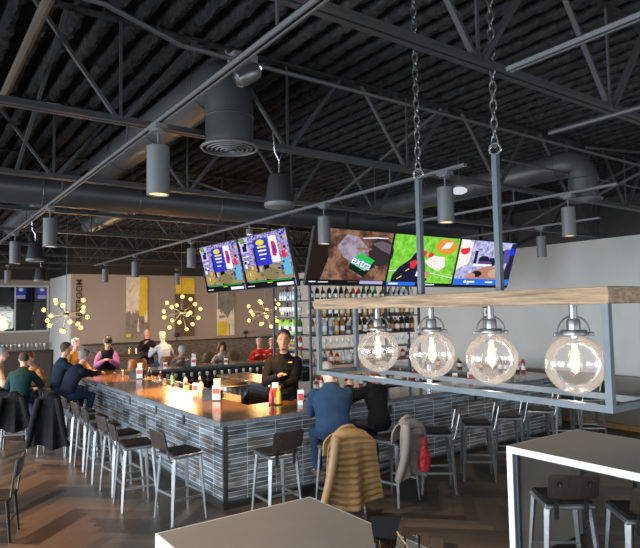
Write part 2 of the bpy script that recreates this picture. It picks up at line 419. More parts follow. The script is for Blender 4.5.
# ------------------------------------------------------------------ ducts and pipes
def arc(c, r, a0, a1, ax, n=8):
    out = []
    for i in range(n + 1):
        a = a0 + (a1 - a0) * i / n
        out.append(V(c) + (V((0, math.cos(a) * r, math.sin(a) * r)) if ax == 'y' else V((math.cos(a) * r, 0, math.sin(a) * r))))
    return out
def elbow_duct(x, y, zb, zh, y1, r, label):
    t = thing('air_duct', label, 'duct', (x, y, zb))
    rc = r * 1.25; q = arc((0, rc, zh - zb - rc), rc, PI, PI / 2, 'y', 4)
    MB().tube([(0, 0, .02)] + q + [(0, y1 - y, zh - zb)], r, 28, smooth=True).build('round_pipe', DUCT, t)
    for p in (.24, .02): MB().torus((0, 0, p), r + .002, .007, (0, 0, 1), 28, 5).build('seam_band', DUCT, t)
    for k in range(0, int((y1 - y) / 1.2)): MB().torus((0, rc + .1 + 1.2 * k, zh - zb), r + .002, .007, (0, 1, 0), 28, 5).build('seam_band', DUCT, t)
    mb = MB(); mb.torus((0, 0, 0), r + .03, .012, (0, 0, 1), 32, 6)
    for k in range(1, 6): mb.torus((0, 0, -.005 - .004 * (5 - k)), (r + .02) * k / 6, .008, (0, 0, 1), 28, 5)
    mb.build('diffuser', LAMPGREY, t)
elbow_duct(2.11, 4.17, 3.71, 4.30, 7.80, .19, 'fat grey air duct whose elbow drops to a round diffuser above the bar\'s left')
elbow_duct(6.55, 3.78, 3.66, 4.12, 7.80, .16, 'grey air duct elbow opening downward near the right wall under the roof')
t = thing('air_duct', 'long round trunk duct running crosswise below the roof behind the other ducts', 'duct', (XW, 7.95, 3.98))
MB().cyl((0, 0, 0), (14, 0, 0), .20, seg=28).build('round_pipe', DUCT, t)
for k in range(12): MB().torus((.6 + k * 1.2, 0, 0), .202, .007, (1, 0, 0), 28, 5).build('seam_band', DUCT, t)
for (x, y1, lb) in ((.35, 14, 'leftmost branch duct running back from the trunk duct over the seating'), (1.75, 13, 'branch duct running back from the trunk duct beside the left light track'), (3.0, 12, 'branch duct running back from the trunk duct toward the bar rack')):
    t = thing('air_duct', lb, 'duct', (x, 8.10, 4.16)); MB().cyl((0, 0, 0), (0, y1 - 8.10, 0), .15, seg=24).build('round_pipe', DUCT, t)
    for k in range(3): MB().torus((0, .5 + k * 1.2, 0), .152, .006, (0, 1, 0), 24, 5).build('seam_band', DUCT, t)
def pipe(pts, r, label, m=STEEL, clips=()):
    t = tag(MB().tube(pts, r, 8).build('ceiling_pipe', m), label, 'pipe')
    return t
pipe([(.15, 2.9, 3.95), (.8, 2.93, 3.95), (1.22, 2.97, 3.86), (12.1, 3.01, 3.86)], .014, 'thin bent conduit running crosswise below the roof past the track spotlight')
pipe([(.69, -4.8, 4.32), (.69, 15, 4.32)], .035, 'brownish sprinkler pipe running along the roof at the upper left', mat('brown_pipe', (.085, .07, .055), .5))  # one even brown tone along the whole pipe
pipe([(4.05, -4.8, 3.74), (4.05, 2.6, 3.74)], .018, 'grey conduit running lengthwise at the upper right of the ceiling')
pipe([(5.2, 3.9, 3.98), (12.1, 3.85, 3.98)], .012, 'slim grey conduit near the right wall under the duct elbow')

# ------------------------------------------------------------------ light tracks, cylinder lights
def track(x, y0, y1, label):
    t = thing('light_track', label, 'light track', (x, y0, 3.70), 0, 'ceiling light tracks'); L_ = y1 - y0
    mb = MB(); mb.b2((-.022, 0, -.014), (-.011, L_, .014)); mb.b2((.011, 0, -.014), (.022, L_, .014)); mb.b2((-.022, 0, .010), (.022, L_, .016), 1); mb.build('rail', [LAMPGREY, BLK], t)
    k = (2.27 - y0) % 2.235
    while k < L_: MB().b2((-.006, k - .006, .02), (.006, k + .006, .17)).build('hanger', STEEL, t); k += 2.235
track(1.40, 1.2, 13.0, 'light track running lengthwise at the left, from ceiling top centre to left edge')
track(4.13, 3.5, 16.0, 'light track running lengthwise just left of and above the tilted televisions')
track(6.20, 3.2, 6.6, 'short light track behind the right duct elbow')
track(2.68, .6, 1.95, 'short light track crossing below the front joist at the upper right')
track(8.35, 4.6, 9.0, 'farthest light track above the right-hand television')
proto_cyl = None; proto_far = None
def cyl_light(x, y, label, power=0, far=False, ztop=3.68, tint=(1.0, .62, .30), cone=76):
    global proto_cyl
    if proto_cyl is None:
        t = thing('cylinder_pendant_light', label, 'ceiling light', (x, y, ztop), 0, 'cylinder lights on the tracks')
        mb = MB(); mb.b2((-.04, -.07, -.03), (.04, .07, .0)); mb.cyl((0, 0, -.05), (0, 0, -.03), .05, seg=16); mb.build('track_adapter', LAMPGREY, t)
        MB().cyl((0, 0, -.15), (0, 0, -.04), .008, seg=8).build('stem', LAMPGREY, t)
        MB().lathe([(.0, -.145), (.072, -.145), (.076, -.15), (.076, -.478), (.069, -.478), (.066, -.462)], seg=28, caps=False).build('housing', LAMPGREY, t)
        MB().lathe([(0, -.468), (.067, -.468)], seg=24, caps=False).build('lens', LENS, t)
        proto_cyl = t
    else: t = dup(proto_cyl, (x, y, ztop), 0, label)
    if power:
        l = bpy.data.lights.new('spot_lamp', 'SPOT'); l.energy = power; l.color = tint; l.spot_size = R(cone); l.spot_blend = .7; l.shadow_soft_size = .05
        o = bpy.data.objects.new('spot_lamp', l); COL.objects.link(o); o.location = (x, y, ztop - .5)
    return t
SP = 300
NEU = (1.0, .78, .55)
AMB = (1.0, .42, .075)
cyl_light(1.40, 3.83, 'grey cylinder light hanging in front of the fat duct, largest of the cylinder lights', SP * .25, tint=NEU)
cyl_light(1.40, 7.38, 'second largest grey cylinder light on the left track, left of the fat duct', SP * 1.5, tint=AMB, cone=42)
cyl_light(1.40, 9.95, 'grey cylinder light at the far left, partly in front of the black hanging speaker', SP * 1.5, tint=AMB, cone=46)
cyl_light(1.40, 12.4, 'farthest grey cylinder light on the left light track', SP * .9, tint=AMB, cone=50)
cyl_light(4.13, 5.69, 'grey cylinder light hanging in front of the gum advert television', SP * .5, tint=NEU)
cyl_light(4.13, 3.75, 'grey cylinder light beside the white ceiling beacon, left of the rear rod', SP * .12, tint=NEU)
cyl_light(4.13, 9.67, 'small cylinder light left of the television pair showing game graphics', SP * 8, tint=AMB, cone=56)
cyl_light(4.13, 12.7, 'small cylinder light above the gap between the two left paintings', SP * 4, tint=AMB, cone=58)
cyl_light(4.13, 15.0, 'tiny cylinder light above the restroom lettering side of the back wall', SP * .8)
cyl_light(6.20, 3.78, 'grey cylinder light just below the right duct elbow', SP * .12, tint=NEU)
cyl_light(8.35, 5.58, 'small grey cylinder light right of the televisions against the right wall', SP * .25, tint=NEU)
for x, y, lb in ((.6, 11.5, 'dim cylinder light above the diners at the left edge'), (.75, 14.5, 'dim small cylinder light over the interior window'), (2.2, 16.8, 'small cylinder light left of the restroom wall corner'), (6.6, 16.5, 'small cylinder light above the dark-brown painting')):
    cyl_light(x, y, lb, SP * .5, ztop=3.72)
# hanging loudspeakers
def hang_speaker(x, y, zb, label):
    t = thing('hanging_speaker', label, 'loudspeaker', (x, y, zb), 0, 'black speakers hung from the joists')
    MB().lathe([(0, .27), (.075, .27), (.09, .255), (.122, .03), (.125, .02)], seg=24).build('body', mat('speaker_black', (.016, .016, .017), .55), t)
    MB().lathe([(.127, .03), (.127, .0), (.115, -.008), (0, -.012)], seg=24, caps=False).build('grille', mat('speaker_grille', (.09, .095, .1), .5), t)
    mb = MB(); mb.tube([(0, 0, .27), (0, 0, .40), (-.04, 0, .46), (-.06, 0, 3.95 - zb)], .005, 6); mb.tube([(0, 0, .40), (.035, 0, .47)], .005, 6); mb.build('hanging_wire', NICK, t)
hang_speaker(2.6, 4.22, 3.29, 'black hanging loudspeaker right of the fat duct elbow')
hang_speaker(1.62, 9.6, 3.22, 'black hanging loudspeaker at the far left between two cylinder lights')
hang_speaker(2.3, 13.0, 3.1, 'small far black loudspeaker hanging left over the seated diners')
# barrel track spotlight
t = thing('track_spotlight', 'shiny barrel-shaped spotlight on the left track above the fat duct elbow', 'spotlight', (1.60, 3.0, 3.82))
MB().b2((-.07, -.04, .02), (.09, .05, .10), bev=.01).build('mounting_box', LAMPGREY, t)
a, b = V((-.055, -.02, -.085)), V((.075, -.07, .0))
MB().tube([a, a + (b - a) * .12, a + (b - a) * .5, a + (b - a) * .9, b], [.028, .05, .056, .048, .034], 18).build('barrel', GUN, t)
MB().ell(b + (b - a) * .03, (.014, .014, .014)).build('lens', emis('spot_glint', (1, .96, .9), 2.5), t)
t = thing('track_spotlight', 'tiny bright spotlight on the track just above the angled televisions', 'spotlight', (4.13, 7.55, 3.60))
MB().cyl((0, 0, .0), (0, 0, .09), .012, seg=8).build('stem', LAMPGREY, t); MB().lathe([(.02, .02), (.05, .01), (.055, -.07), (.05, -.07), (.045, .0)], seg=16, caps=False).build('barrel', LAMPGREY, t); MB().lathe([(0, -.06), (.05, -.06)], seg=16, caps=False).build('lens', emis('spot_lens', (1, .92, .8), 9), t)
l = bpy.data.lights.new('spot_lamp', 'SPOT'); l.energy = SP * 3.4; l.color = AMB; l.spot_size = R(56); l.spot_blend = .7; l.shadow_soft_size = .04
o = bpy.data.objects.new('spot_lamp', l); COL.objects.link(o); o.location = (4.13, 7.55, 3.50); o.rotation_euler = (R(14), 0, 0)
# white beacon
t = thing('wireless_beacon', 'small white disc beacon hanging right of the cylinder light at top centre', 'ceiling device', (4.50, 3.9, 3.54)); t.scale = (.8, .8, .8)
MB().lathe([(0, 0), (.06, .0), (.095, .02), (.095, .05), (.06, .075), (0, .075)], seg=20).build('disc', emis('beacon_white', (.9, .93, 1), .55), t)
MB().lathe([(.05, .075), (.05, .1), (0, .1)], seg=16).build('mount', LAMPGREY, t)
MB().cyl((0, 0, .1), (0, 0, .46), .004, seg=6).build('hanging_wire', STEEL, t)

# ------------------------------------------------------------------ bar island
BX0, BY0, BX1, BY1 = 3.2, 6.63, 10.6, 14.6
ZT = 1.07; TH = .058
bt = thing('bar_counter', 'large U-shaped bar counter with dark top and bluish stacked-tile front', 'bar counter', (BX0, BY0, 0))
def BL(mb): # world coords -> local
    mb.v = [p - V((BX0, BY0, 0)) for p in mb.v]; return mb
mb = MB()
for lo, hi in (((BX0, BY0, 0), (4.1, BY1, 0)), ((4.1, BY0, 0), (BX1, 7.6, 0)), ((4.1, 13.75, 0), (9.6, BY1, 0)), ((9.7, 7.6, 0), (BX1, 12.0, 0))):
    mb.b2((lo[0], lo[1], ZT - .006), (hi[0], hi[1], ZT)); 
BL(mb).build('countertop', COUNT, bt)
mb = MB()
for lo, hi in (((BX0 - .004, BY0 - .004, 0), (4.1, BY1, 0)), ((4.1, BY0 - .004, 0), (BX1, 7.6, 0)), ((4.1, 13.75, 0), (9.6, BY1, 0)), ((9.7, 7.6, 0), (BX1, 12.0, 0))):
    mb.b2((lo[0], lo[1], ZT - TH), (hi[0], hi[1], ZT - .006))
BL(mb).build('counter_edge', COUNTE, bt)
FX, FY = 3.30, 6.73
BL(MB().b2((FX, FY, .06), (FX + .08, BY1 - .1, ZT - TH))).build('side_panel', tilemat('stacked_tile_side', 1), bt)
BL(MB().b2((FX + .08, FY, .06), (BX1 - .1, FY + .08, ZT - TH))).build('front_panel', tilemat('stacked_tile_front', 0), bt)
mb = MB(); mb.b2((FX + .08, BY1 - .2, 0), (9.5, BY1 - .12, ZT - TH)); mb.b2((BX1 - .2, FY + .08, 0), (BX1 - .12, 11.9, ZT - TH)); mb.b2((3.95, 7.5, 0), (4.0, 13.8, ZT - TH)); mb.b2((4.0, 7.5, 0), (9.8, 7.55, ZT - TH)); mb.b2((4.0, 13.8, 0), (9.5, 13.85, ZT - TH)); mb.b2((9.8, 7.5, 0), (9.85, 12, ZT - TH))
BL(mb).build('inner_panel', DARKW, bt)
mb = MB(); mb.b2((FX - .05, FY - .07, 0), (FX + .05, BY1 - .1, .07)); mb.b2((FX + .05, FY - .07, 0), (BX1 - .1, FY + .05, .07)); BL(mb).build('plinth', DARKM, bt)
mb = MB(); mb.b2((FX - .006, FY - .006, .07), (FX + .045, FY + .045, ZT - TH))
BL(mb).build('corner_trim', DARKM, bt)
mb = MB()
for k in range(30):
    for s in ((FX + .010, FY - .010), (FX + .030, FY - .010)): mb.cyl((s[0], s[1] + .006, .1 + k * .031), (s[0], s[1], .1 + k * .031), .007, seg=6)
    for s in ((FX - .010, FY + .012), (FX - .010, FY + .032)): mb.cyl((s[0] + .006, s[1], .1 + k * .031), (s[0], s[1], .1 + k * .031), .007, seg=6)
BL(mb).build('trim_rivets', NICK, bt)
po = None
for i, (a, b) in enumerate([(8.0, 0), (9.1, 0), (10.4, 0), (6.05, 1), (8.0, 1), (9.7, 1)]):
    lb = 'black outlet plate on the bar %s, %s' % (('left face', ['nearest the front corner', 'second from the front corner', 'farthest along behind the stools'][i]) if b == 0 else ('front face', ['right of the woman in black', 'above the right-hand stools', 'toward the right end'][i - 3]))
    if b == 0: o = MB().box((0, 0, 0), (.012, .07, .12), None, 0, .003).build('outlet_plate', BLK, None, (FX - .006, a, .90))
    else: o = MB().box((0, 0, 0), (.07, .012, .12), None, 0, .003).build('outlet_plate', BLK, None, (a, FY - .006, .90))
    tag(o, lb, 'outlet', 'outlet plates on the bar')
# raised floor behind the bar
struct(MB().b2((4.0, 7.56, 0), (9.8, 13.8, .1)).build('trim_1', DARKM))

# stainless cooler, tiled service cabinet, speed rail
t = thing('service_cabinet', 'dark ribbed service cabinet with honey wood top behind the bartender', 'cabinet', (5.9, 10.0, .1))
MB().b2((0, 0, 0), (.7, 2.3, .86)).build('body', BLUEM, t)
mb = MB()
for k in range(12): mb.b2((-.014, .0, .05 + k * .068), (0, 2.3, .09 + k * .068))
mb.build('ribbed_front', mat('ribbed_grey', (.13, .15, .18), .4, .2), t)
MB().b2((-.03, -.03, .86), (.73, 2.33, .90)).build('top', OAK, t)
t = thing('ice_bin', 'dark stainless rounded bin standing in the bar left of the bartender', 'bin', (4.95, 9.7, .1))
MB().lathe([(0, 0), (.25, 0), (.27, .04), (.28, 1.0), (.25, 1.06), (.1, 1.08), (0, 1.08)], seg=24).build('drum', mat('dark_stainless', (.11, .105, .10), .22, .8), t)
mb = MB(); mb.torus((0, 0, 1.0), .283, .012, (0, 0, 1), 28, 6); mb.build('rim', STAINL, t)
t = thing('speed_rail', 'stainless bottle well along the inner side of the left bar wing', 'bottle rack', (4.12, 8.6, .1))
MB().b2((0, 0, .80), (.42, 5.0, .85)).build('tray', STAINL, t)
mb = MB(); mb.b2((.40, 0, .85), (.42, 5.0, .95)); mb.b2((0, 0, .85), (.02, 5.0, .95)); mb.build('lip', STAINL, t)
for y in (.1, 2.5, 4.9): MB().b2((.18, y - .03, 0), (.24, y + .03, .80)).build('leg', STAINL, t)

# ------------------------------------------------------------------ bar stools
def make_stool(label, group, strap=False):
    t = thing('bar_stool', label, 'bar stool', (0, 0, 0), 0, group)      # faces local +x
    MB().box((0, 0, .785), (.37, .37, .03), None, 0, .012).build('seat', SEATB, t)
    MB().box((0, 0, .75), (.395, .395, .042), None, 0, .012).build('seat_frame', GALV, t)
    for sx in (-1, 1):
        for sy in (-1, 1):
            MB().bar((sx * .168, sy * .168, .735), (sx * .218, sy * .218, 0), .046, .030, 0, (sx, sy, 0), .026, .018).build('leg', GALV, t)
    mb = MB(); q = .198
    for a, b, z in (((-q, -q), (q, -q), .27), ((q, -q), (q, q), .30), ((q, q), (-q, q), .27), ((-q, q), (-q, -q), .33)):
        mb.bar((a[0], a[1], z), (b[0], b[1], z), .016, .026)
    mb.build('footrest', GALV, t)
    for s in (-1, 1):
        if strap:
            mb = MB(); mb.bar((-.212, s * .115, .655), (-.225, s * .115, .80), .034, .010, 0, (1, 0, 0)); mb.bar((-.225, s * .115, .80), (-.318, s * .115, 1.0), .034, .010, 0, (1, 0, 0)); mb.tube([(-.217, s * .115, .70), (-.235, s * .115, .70)], .012, 8); mb.tube([(-.30, s * .115, .97), (-.318, s * .115, .972)], .009, 8); mb.tube([(-.262, s * .115, .89), (-.282, s * .115, .892)], .009, 8); mb.build('back_strap', DARKM, t); continue
        MB().tube([(-.17, s * .168, .70), (-.212, s * .168, .70), (-.235, s * .170, .76), (-.293, s * .176, 1.03)], .0115, 8).build('back_post', GALV, t)
    mb = MB(); n = 9; outer = []; rows = []
    for k, (z, c) in enumerate(((.850, .90), (.872, 1.0), (1.03, 1.0), (1.055, .90))):
        rows.append([(-.252 - .022 * (1 - (2 * i / (n - 1) - 1) ** 2) - (z - .85) * .22, (2 * i / (n - 1) - 1) * .195 * c, z) for i in range(n)])
    vs = [p for r in rows for p in r]; vs2 = [(p[0] - .014, p[1], p[2]) for p in vs]; N = len(vs); fs = []
    for k in range(3):
        for i in range(n - 1):
            a = k * n + i; fs += [(a, a + 1, a + n + 1, a + n), (N + a, N + a + n, N + a + n + 1, N + a + 1)]
    rim = [i for i in range(n)] + [k * n + n - 1 for k in range(1, 4)] + [3 * n + i for i in range(n - 2, -1, -1)] + [k * n for k in (2, 1)]
    for i in range(len(rim)):
        a, b = rim[i], rim[(i + 1) % len(rim)]; fs.append((a, b, N + b, N + a))
    mb.add(vs + vs2, fs, 0, False); mb.build('backrest', DWOOD, t)
    return t
G1 = 'bar stools around the bar counter'
st0 = make_stool('metal bar stool nearest the bar\'s front corner on the left side', G1)
st0.location = (2.74, 6.76, 0); st0.rotation_euler.z = R(6)
for (x, y, a, lb) in ((2.47, 7.55, -4, 'second metal bar stool along the bar\'s left side'), (2.52, 8.28, 5, 'third metal bar stool along the bar\'s left side'), (2.50, 9.05, -3, 'fourth metal bar stool along the bar\'s left side'),
                      (2.54, 9.85, 3, 'fifth metal bar stool along the bar\'s left side'), (2.54, 10.58, -2, 'sixth metal bar stool along the bar\'s left side, next to the hanging jackets')):
    dup(st0, (x, y, 0), R(a), lb)
for (x, y, a, lb) in ((4.36, 5.78, 84, 'metal stool under the man in the blue shirt, tan jacket over it'), (5.14, 5.66, 100, 'metal stool under the woman in black, grey jacket over it'),
                      (5.86, 5.62, 141, 'empty metal stool right of the red scarf, first of the right row'), (6.73, 5.66, 137, 'empty metal stool second to the right of the red scarf'), (7.52, 5.75, 139, 'empty metal stool third to the right of the red scarf'),
                      (8.36, 5.78, 136, 'empty metal stool fourth to the right of the red scarf'), (9.20, 5.85, 142, 'empty metal stool fifth to the right of the red scarf, beyond the white-edged table'), (10.05, 5.9, 138, 'empty metal stool last in the row toward the right wall')):
    dup(st0, (x, y, 0), R(a), lb)
fs = make_stool('empty metal stool with brown backrest left of the man in blue', G1, True); fs.location = (3.62, 6.02, 0); fs.rotation_euler.z = R(88)
sx0 = make_stool('dark-backed metal stool drawn up to the white-edged table at lower right', 'stools at the white-edged table', True)
sx0.location = (4.70, 3.05, 0); sx0.rotation_euler.z = R(52); sx0.scale = (1.06, 1.06, .98)
dup(sx0, (4.87, 2.45, 0), R(50), 'metal stool cut off by the right frame edge at the white-edged table')
dk = make_stool('dark metal stool on the far side of the white-edged table', 'stools at the white-edged table')
for c in dk.children:
    c.data = c.data.copy(); c.data.materials[0] = DARKM if not c.name.startswith('seat.') else SEATB
dk.location = (6.42, 3.02, 0); dk.rotation_euler.z = R(182)
# low dark cafe chair at the left edge
t = thing('cafe_chair', 'black metal cafe chair cut by the left frame edge on bare floor', 'chair', (.87, 7.42, 0), R(160))
MB().box((0, 0, .455), (.40, .40, .025), None, 0, .012).build('seat', SEATB, t)
for sx in (-1, 1):
    for sy in (-1, 1): MB().bar((sx * .17, sy * .17, .45), (sx * .21, sy * .205, 0), .036, .028, 0, (sx, sy, 0), .02, .018).build('leg', DARKM, t)
mb = MB()
for a, b in (((-.19, -.19), (.19, -.19)), ((.19, -.19), (.19, .19)), ((.19, .19), (-.19, .19)), ((-.19, .19), (-.19, -.19))): mb.bar((*a, .2), (*b, .2), .016, .02)
mb.build('stretcher', DARKM, t)
for s in (-1, 1): MB().tube([(-.16, s * .16, .42), (-.20, s * .16, .44), (-.235, s * .165, .70), (-.265, s * .165, .86)], .012, 8).build('back_post', DARKM, t)
MB().loft([[(-.235 - (z - .68) * .16 - .02 * (1 - (y / .19) ** 2) - d, y, z) for y, d in [(-.19, 0), (-.09, 0), (0, 0), (.09, 0), (.19, 0), (.19, .016), (.09, .016), (0, .016), (-.09, .016), (-.19, .016)]] for z in (.67, .70, .84, .87)], smooth=False).build('backrest', DARKM, t)

# ------------------------------------------------------------------ high tables in front
def slab_table(label, x0, x1, y0, y1):
    t = thing('high_table', label, 'table', (x0, y0, 0)); w, d = x1 - x0, y1 - y0; e = .062
    MB().b2((.012, .012, 1.064), (w - .012, d - .012, 1.07)).build('tabletop', LAMT, t)
    mb = MB(); mb.b2((0, 0, 1.07 - e), (w, d, 1.064))
    mb.b2((0, 0, 1.064), (.012, d, 1.069)); mb.b2((w - .012, 0, 1.064), (w, d, 1.069)); mb.b2((.012, 0, 1.064), (w - .012, .012, 1.069)); mb.b2((.012, d - .012, 1.064), (w - .012, d, 1.069))
    mb.build('table_edge', LAME, t)
    for yy in (0, d - e):
        l = MB(); l.b2((0, yy, 0), (.012, yy + e, 1.07 - e)); l.b2((w - .012, yy, 0), (w, yy + e, 1.07 - e)); l.b2((.012, yy, 0), (w - .012, yy + e, 1.07 - e), 1); l.build('leg_panel', [LAME, LAMT], t)
    MB().b2((.012, e, 1.07 - e - .012), (w - .012, d - e, 1.07 - e - .001)).build('underside', DARKW, t)
    mb = MB(); mb.b2((.035, d - e - .030, .0), (.075, d - e - .0, 1.07 - e)); mb.build('steel_brace', BLUEM, t)
    MB().b2((w - .075, d - e - .03, 0), (w - .035, d - e, 1.07 - e)).build('steel_brace', BLUEM, t)
slab_table('white-edged high table with brown top standing at the lower right', 4.80, 6.02, 1.05, 3.68)
slab_table('high table with taupe top cut off by the bottom frame edge', 1.29, 2.43, 1.3, 3.58)
# dark table at the right beyond the row of stools
t = thing('pedestal_table', 'dark square pedestal table near the right wall behind the pendant frame', 'table', (10.95, 5.35, 0))
MB().box((0, 0, .74), (.75, .75, .035), None, 0, .01).build('tabletop', DARKW, t); MB().cyl((0, 0, .02), (0, 0, .73), .04).build('post', DARKM, t)
MB().lathe([(0, 0), (.27, 0), (.27, .015), (.05, .05), (0, .05)], seg=24).build('base', DARKM, t)
t = thing('wall_bench', 'long brown-grey bench seat along the right wall', 'bench', (11.45, 1.0, 0))
MB().b2((.10, 0, .10), (.62, 9.0, .44)).build('plinth', BROWNP, t); MB().b2((.04, 0, .44), (.62, 9.0, .52), bev=.02).build('seat_cushion', mat('bench_vinyl', (.16, .14, .125), .5), t)
MB().b2((.58, 0, .52), (.74, 9.0, .97), bev=.02).build('back_cushion', mat('bench_vinyl_back', (.235, .215, .195), .55), t); MB().b2((.0, 0, 0), (.1, 9.0, .10)).build('toe_kick', OAK, t)

# things on the near table
t = thing('glass_tumbler', 'clear glass tumbler with a wooden stirrer on the near table', 'glass', (2.21, 2.31, 1.07))
MB().lathe([(.0, .0), (.034, .0), (.036, .012), (.043, .14), (.041, .14), (.034, .016), (0, .014)], seg=28, caps=False).build('glass_wall', GLASS, t)
MB().torus((0, 0, .14), .042, .002, seg=28, rs=6).build('rim', GLASS, t)
MB().bar((.02, -.01, .02), (-.075, .035, .175), .010, .006).build('stirrer', OAK, t)
t = thing('check_jar', 'brown glass jar holding a folded black check presenter on the near table', 'jar', (2.19, 2.50, 1.07), R(-52))
MB().lathe([(0, 0), (.048, 0), (.052, .01), (.058, .09), (.055, .09), (.049, .014), (0, .012)], seg=24, caps=False).build('jar_wall', glassmat('brown_glass', (.55, .40, .28), 1.5, .05), t)
MB().prism([(-.060, .05), (.060, .05), (.078, .205), (-.082, .195)], -.004, .004, 'y').build('presenter', mat('matte_black', (.006, .006, .006), .9, spec=.1), t)
MB().prism([(.02, .05), (.045, .05), (.095, .21), (.075, .205)], -.022, -.012, 'y').build('presenter_flap', mat('matte_black', (.006, .006, .006), .9, spec=.1), t)

# ------------------------------------------------------------------ pendant fixture over the aisle
PX0, PX1, PY0, PY1 = 2.75, 3.19, 1.49, 3.95; PXC = 2.97
t = thing('pendant_fixture', 'long pendant light with weathered wood beam, iron frame and four seeded glass globes on chains', 'pendant light', (PXC, 2.62, 1.89))
O = V((PXC, 2.62, 1.89))
def L_(mb): mb.v = [p - O for p in mb.v]; return mb
L_(MB().b2((PX0, PY0, 2.412), (PX1, PY1, 2.497), bev=.006)).build('wood_beam', BEAM, t)
mb = MB(); s = .034
for x in (PX0 + .01, PX1 - s - .01):
    mb.b2((x, PY0 + .01, 1.89), (x + s, PY1 - .01, 1.89 + s))
    for y in (PY0 + .01, PY1 - .01 - s): mb.b2((x, y, 1.89 + s), (x + s, y + s, 2.412))
for y in (PY0 + .01, PY1 - .01 - s): mb.b2((PX0 + .01 + s, y, 1.89), (PX1 - .01 - s, y + s, 1.89 + s))
L_(mb).build('iron_frame', IRON, t)
for y, zt in ((2.28, 3.345), (2.945, 3.325)):
    r = L_(MB().b2((PXC - .018, y - .018, 2.497), (PXC + .018, y + .018, zt))).build('rod', IRON, t)
    L_(MB().torus((PXC, y, zt + .035), .034, .008, (1, .4, 0), 20, 6)).build('eye_ring', NICK, r)
    mb = MB(); z = zt + .085; k = 0
    while z < 4.78:
        ax = (1, .3, 0) if k % 2 == 0 else (-.3, 1, 0)
        q = MB().torus((0, 0, 0), .021, .0055, (0, 0, 1), 14, 5, sx=1.0)
        e1 = V(ax).normalized(); e2 = e1.cross(V((0, 0, 1)))
        q.v = [V((PXC, y, z)) + e2 * p.x * .95 + V((0, 0, 1)) * p.y * 1.75 + e1 * p.z for p in q.v]
        mb.add(q.v, q.f, 0, True); z += .057; k += 1
    L_(mb).build('chain', GUN, t)
for y in (3.42, 2.86, 2.36, 1.81):
    c = V((PXC, y, 2.09)) - O; g = .157
    lamp = MB().cyl(c + V((0, 0, .235)), c + V((0, 0, .325)), .021, seg=16)
    lamp.lathe([(0, .245), (.03, .245), (.036, .23), (.036, .185), (.03, .18), (0, .18)], c, 20)
    lamp.lathe([(0, .184), (.066, .184), (.069, .180), (.069, .160), (.062, .152), (0, .152)], c, 28)
    hd = V((.81, -.58, 0))
    lamp.tube([c + hd * (.088 * math.cos(a)) + V((0, 0, .172 + .088 * math.sin(a))) for a in [PI * i / 14 for i in range(15)]], .0048, 6)
    for s in (-1, 1):
        lamp.box(c + hd * s * .092 + V((0, 0, .160)), (.034, .022, .024), (0, 0, R(-35.6)), 0, .005)
    lamp.bar(c - hd * .09 + V((0, 0, .162)), c + hd * .09 + V((0, 0, .162)), .012, .008)
    lamp = lamp.build('socket', GUN, t)
    n = 14; prof = [(g * math.sin(a), g * math.cos(a)) for a in [R(24) + (PI - R(24)) * i / n for i in range(n + 1)]]
    MB().lathe(prof, c, 36, caps=False).build('glass_globe', GLOBE, lamp)
    MB().cyl(c + V((0, 0, .09)), c + V((0, 0, .158)), .018, seg=14).build('bulb_holder', NICK, lamp)
    MB().lathe([(.012, .095), (.018, .085), (.026, .05), (.029, .01), (.027, -.025), (.015, -.045), (.001, -.05)], c, 18, caps=False).build('bulb', BULBG, lamp)
    mb = MB()
    for k in range(6):
        a = k * PI / 3; mb.bar(c + V((.012 * math.cos(a), .012 * math.sin(a), .06)), c + V((.015 * math.cos(a), .015 * math.sin(a), -.025)), .0028, .0028)
    mb.build('filament', FILA, lamp)
    l = bpy.data.lights.new('globe_lamp', 'POINT'); l.energy = 1.7; l.color = (1, .92, .82); l.shadow_soft_size = .03
    o = bpy.data.objects.new('globe_lamp', l); COL.objects.link(o); o.location = c + O + V((0, 0, -.075))

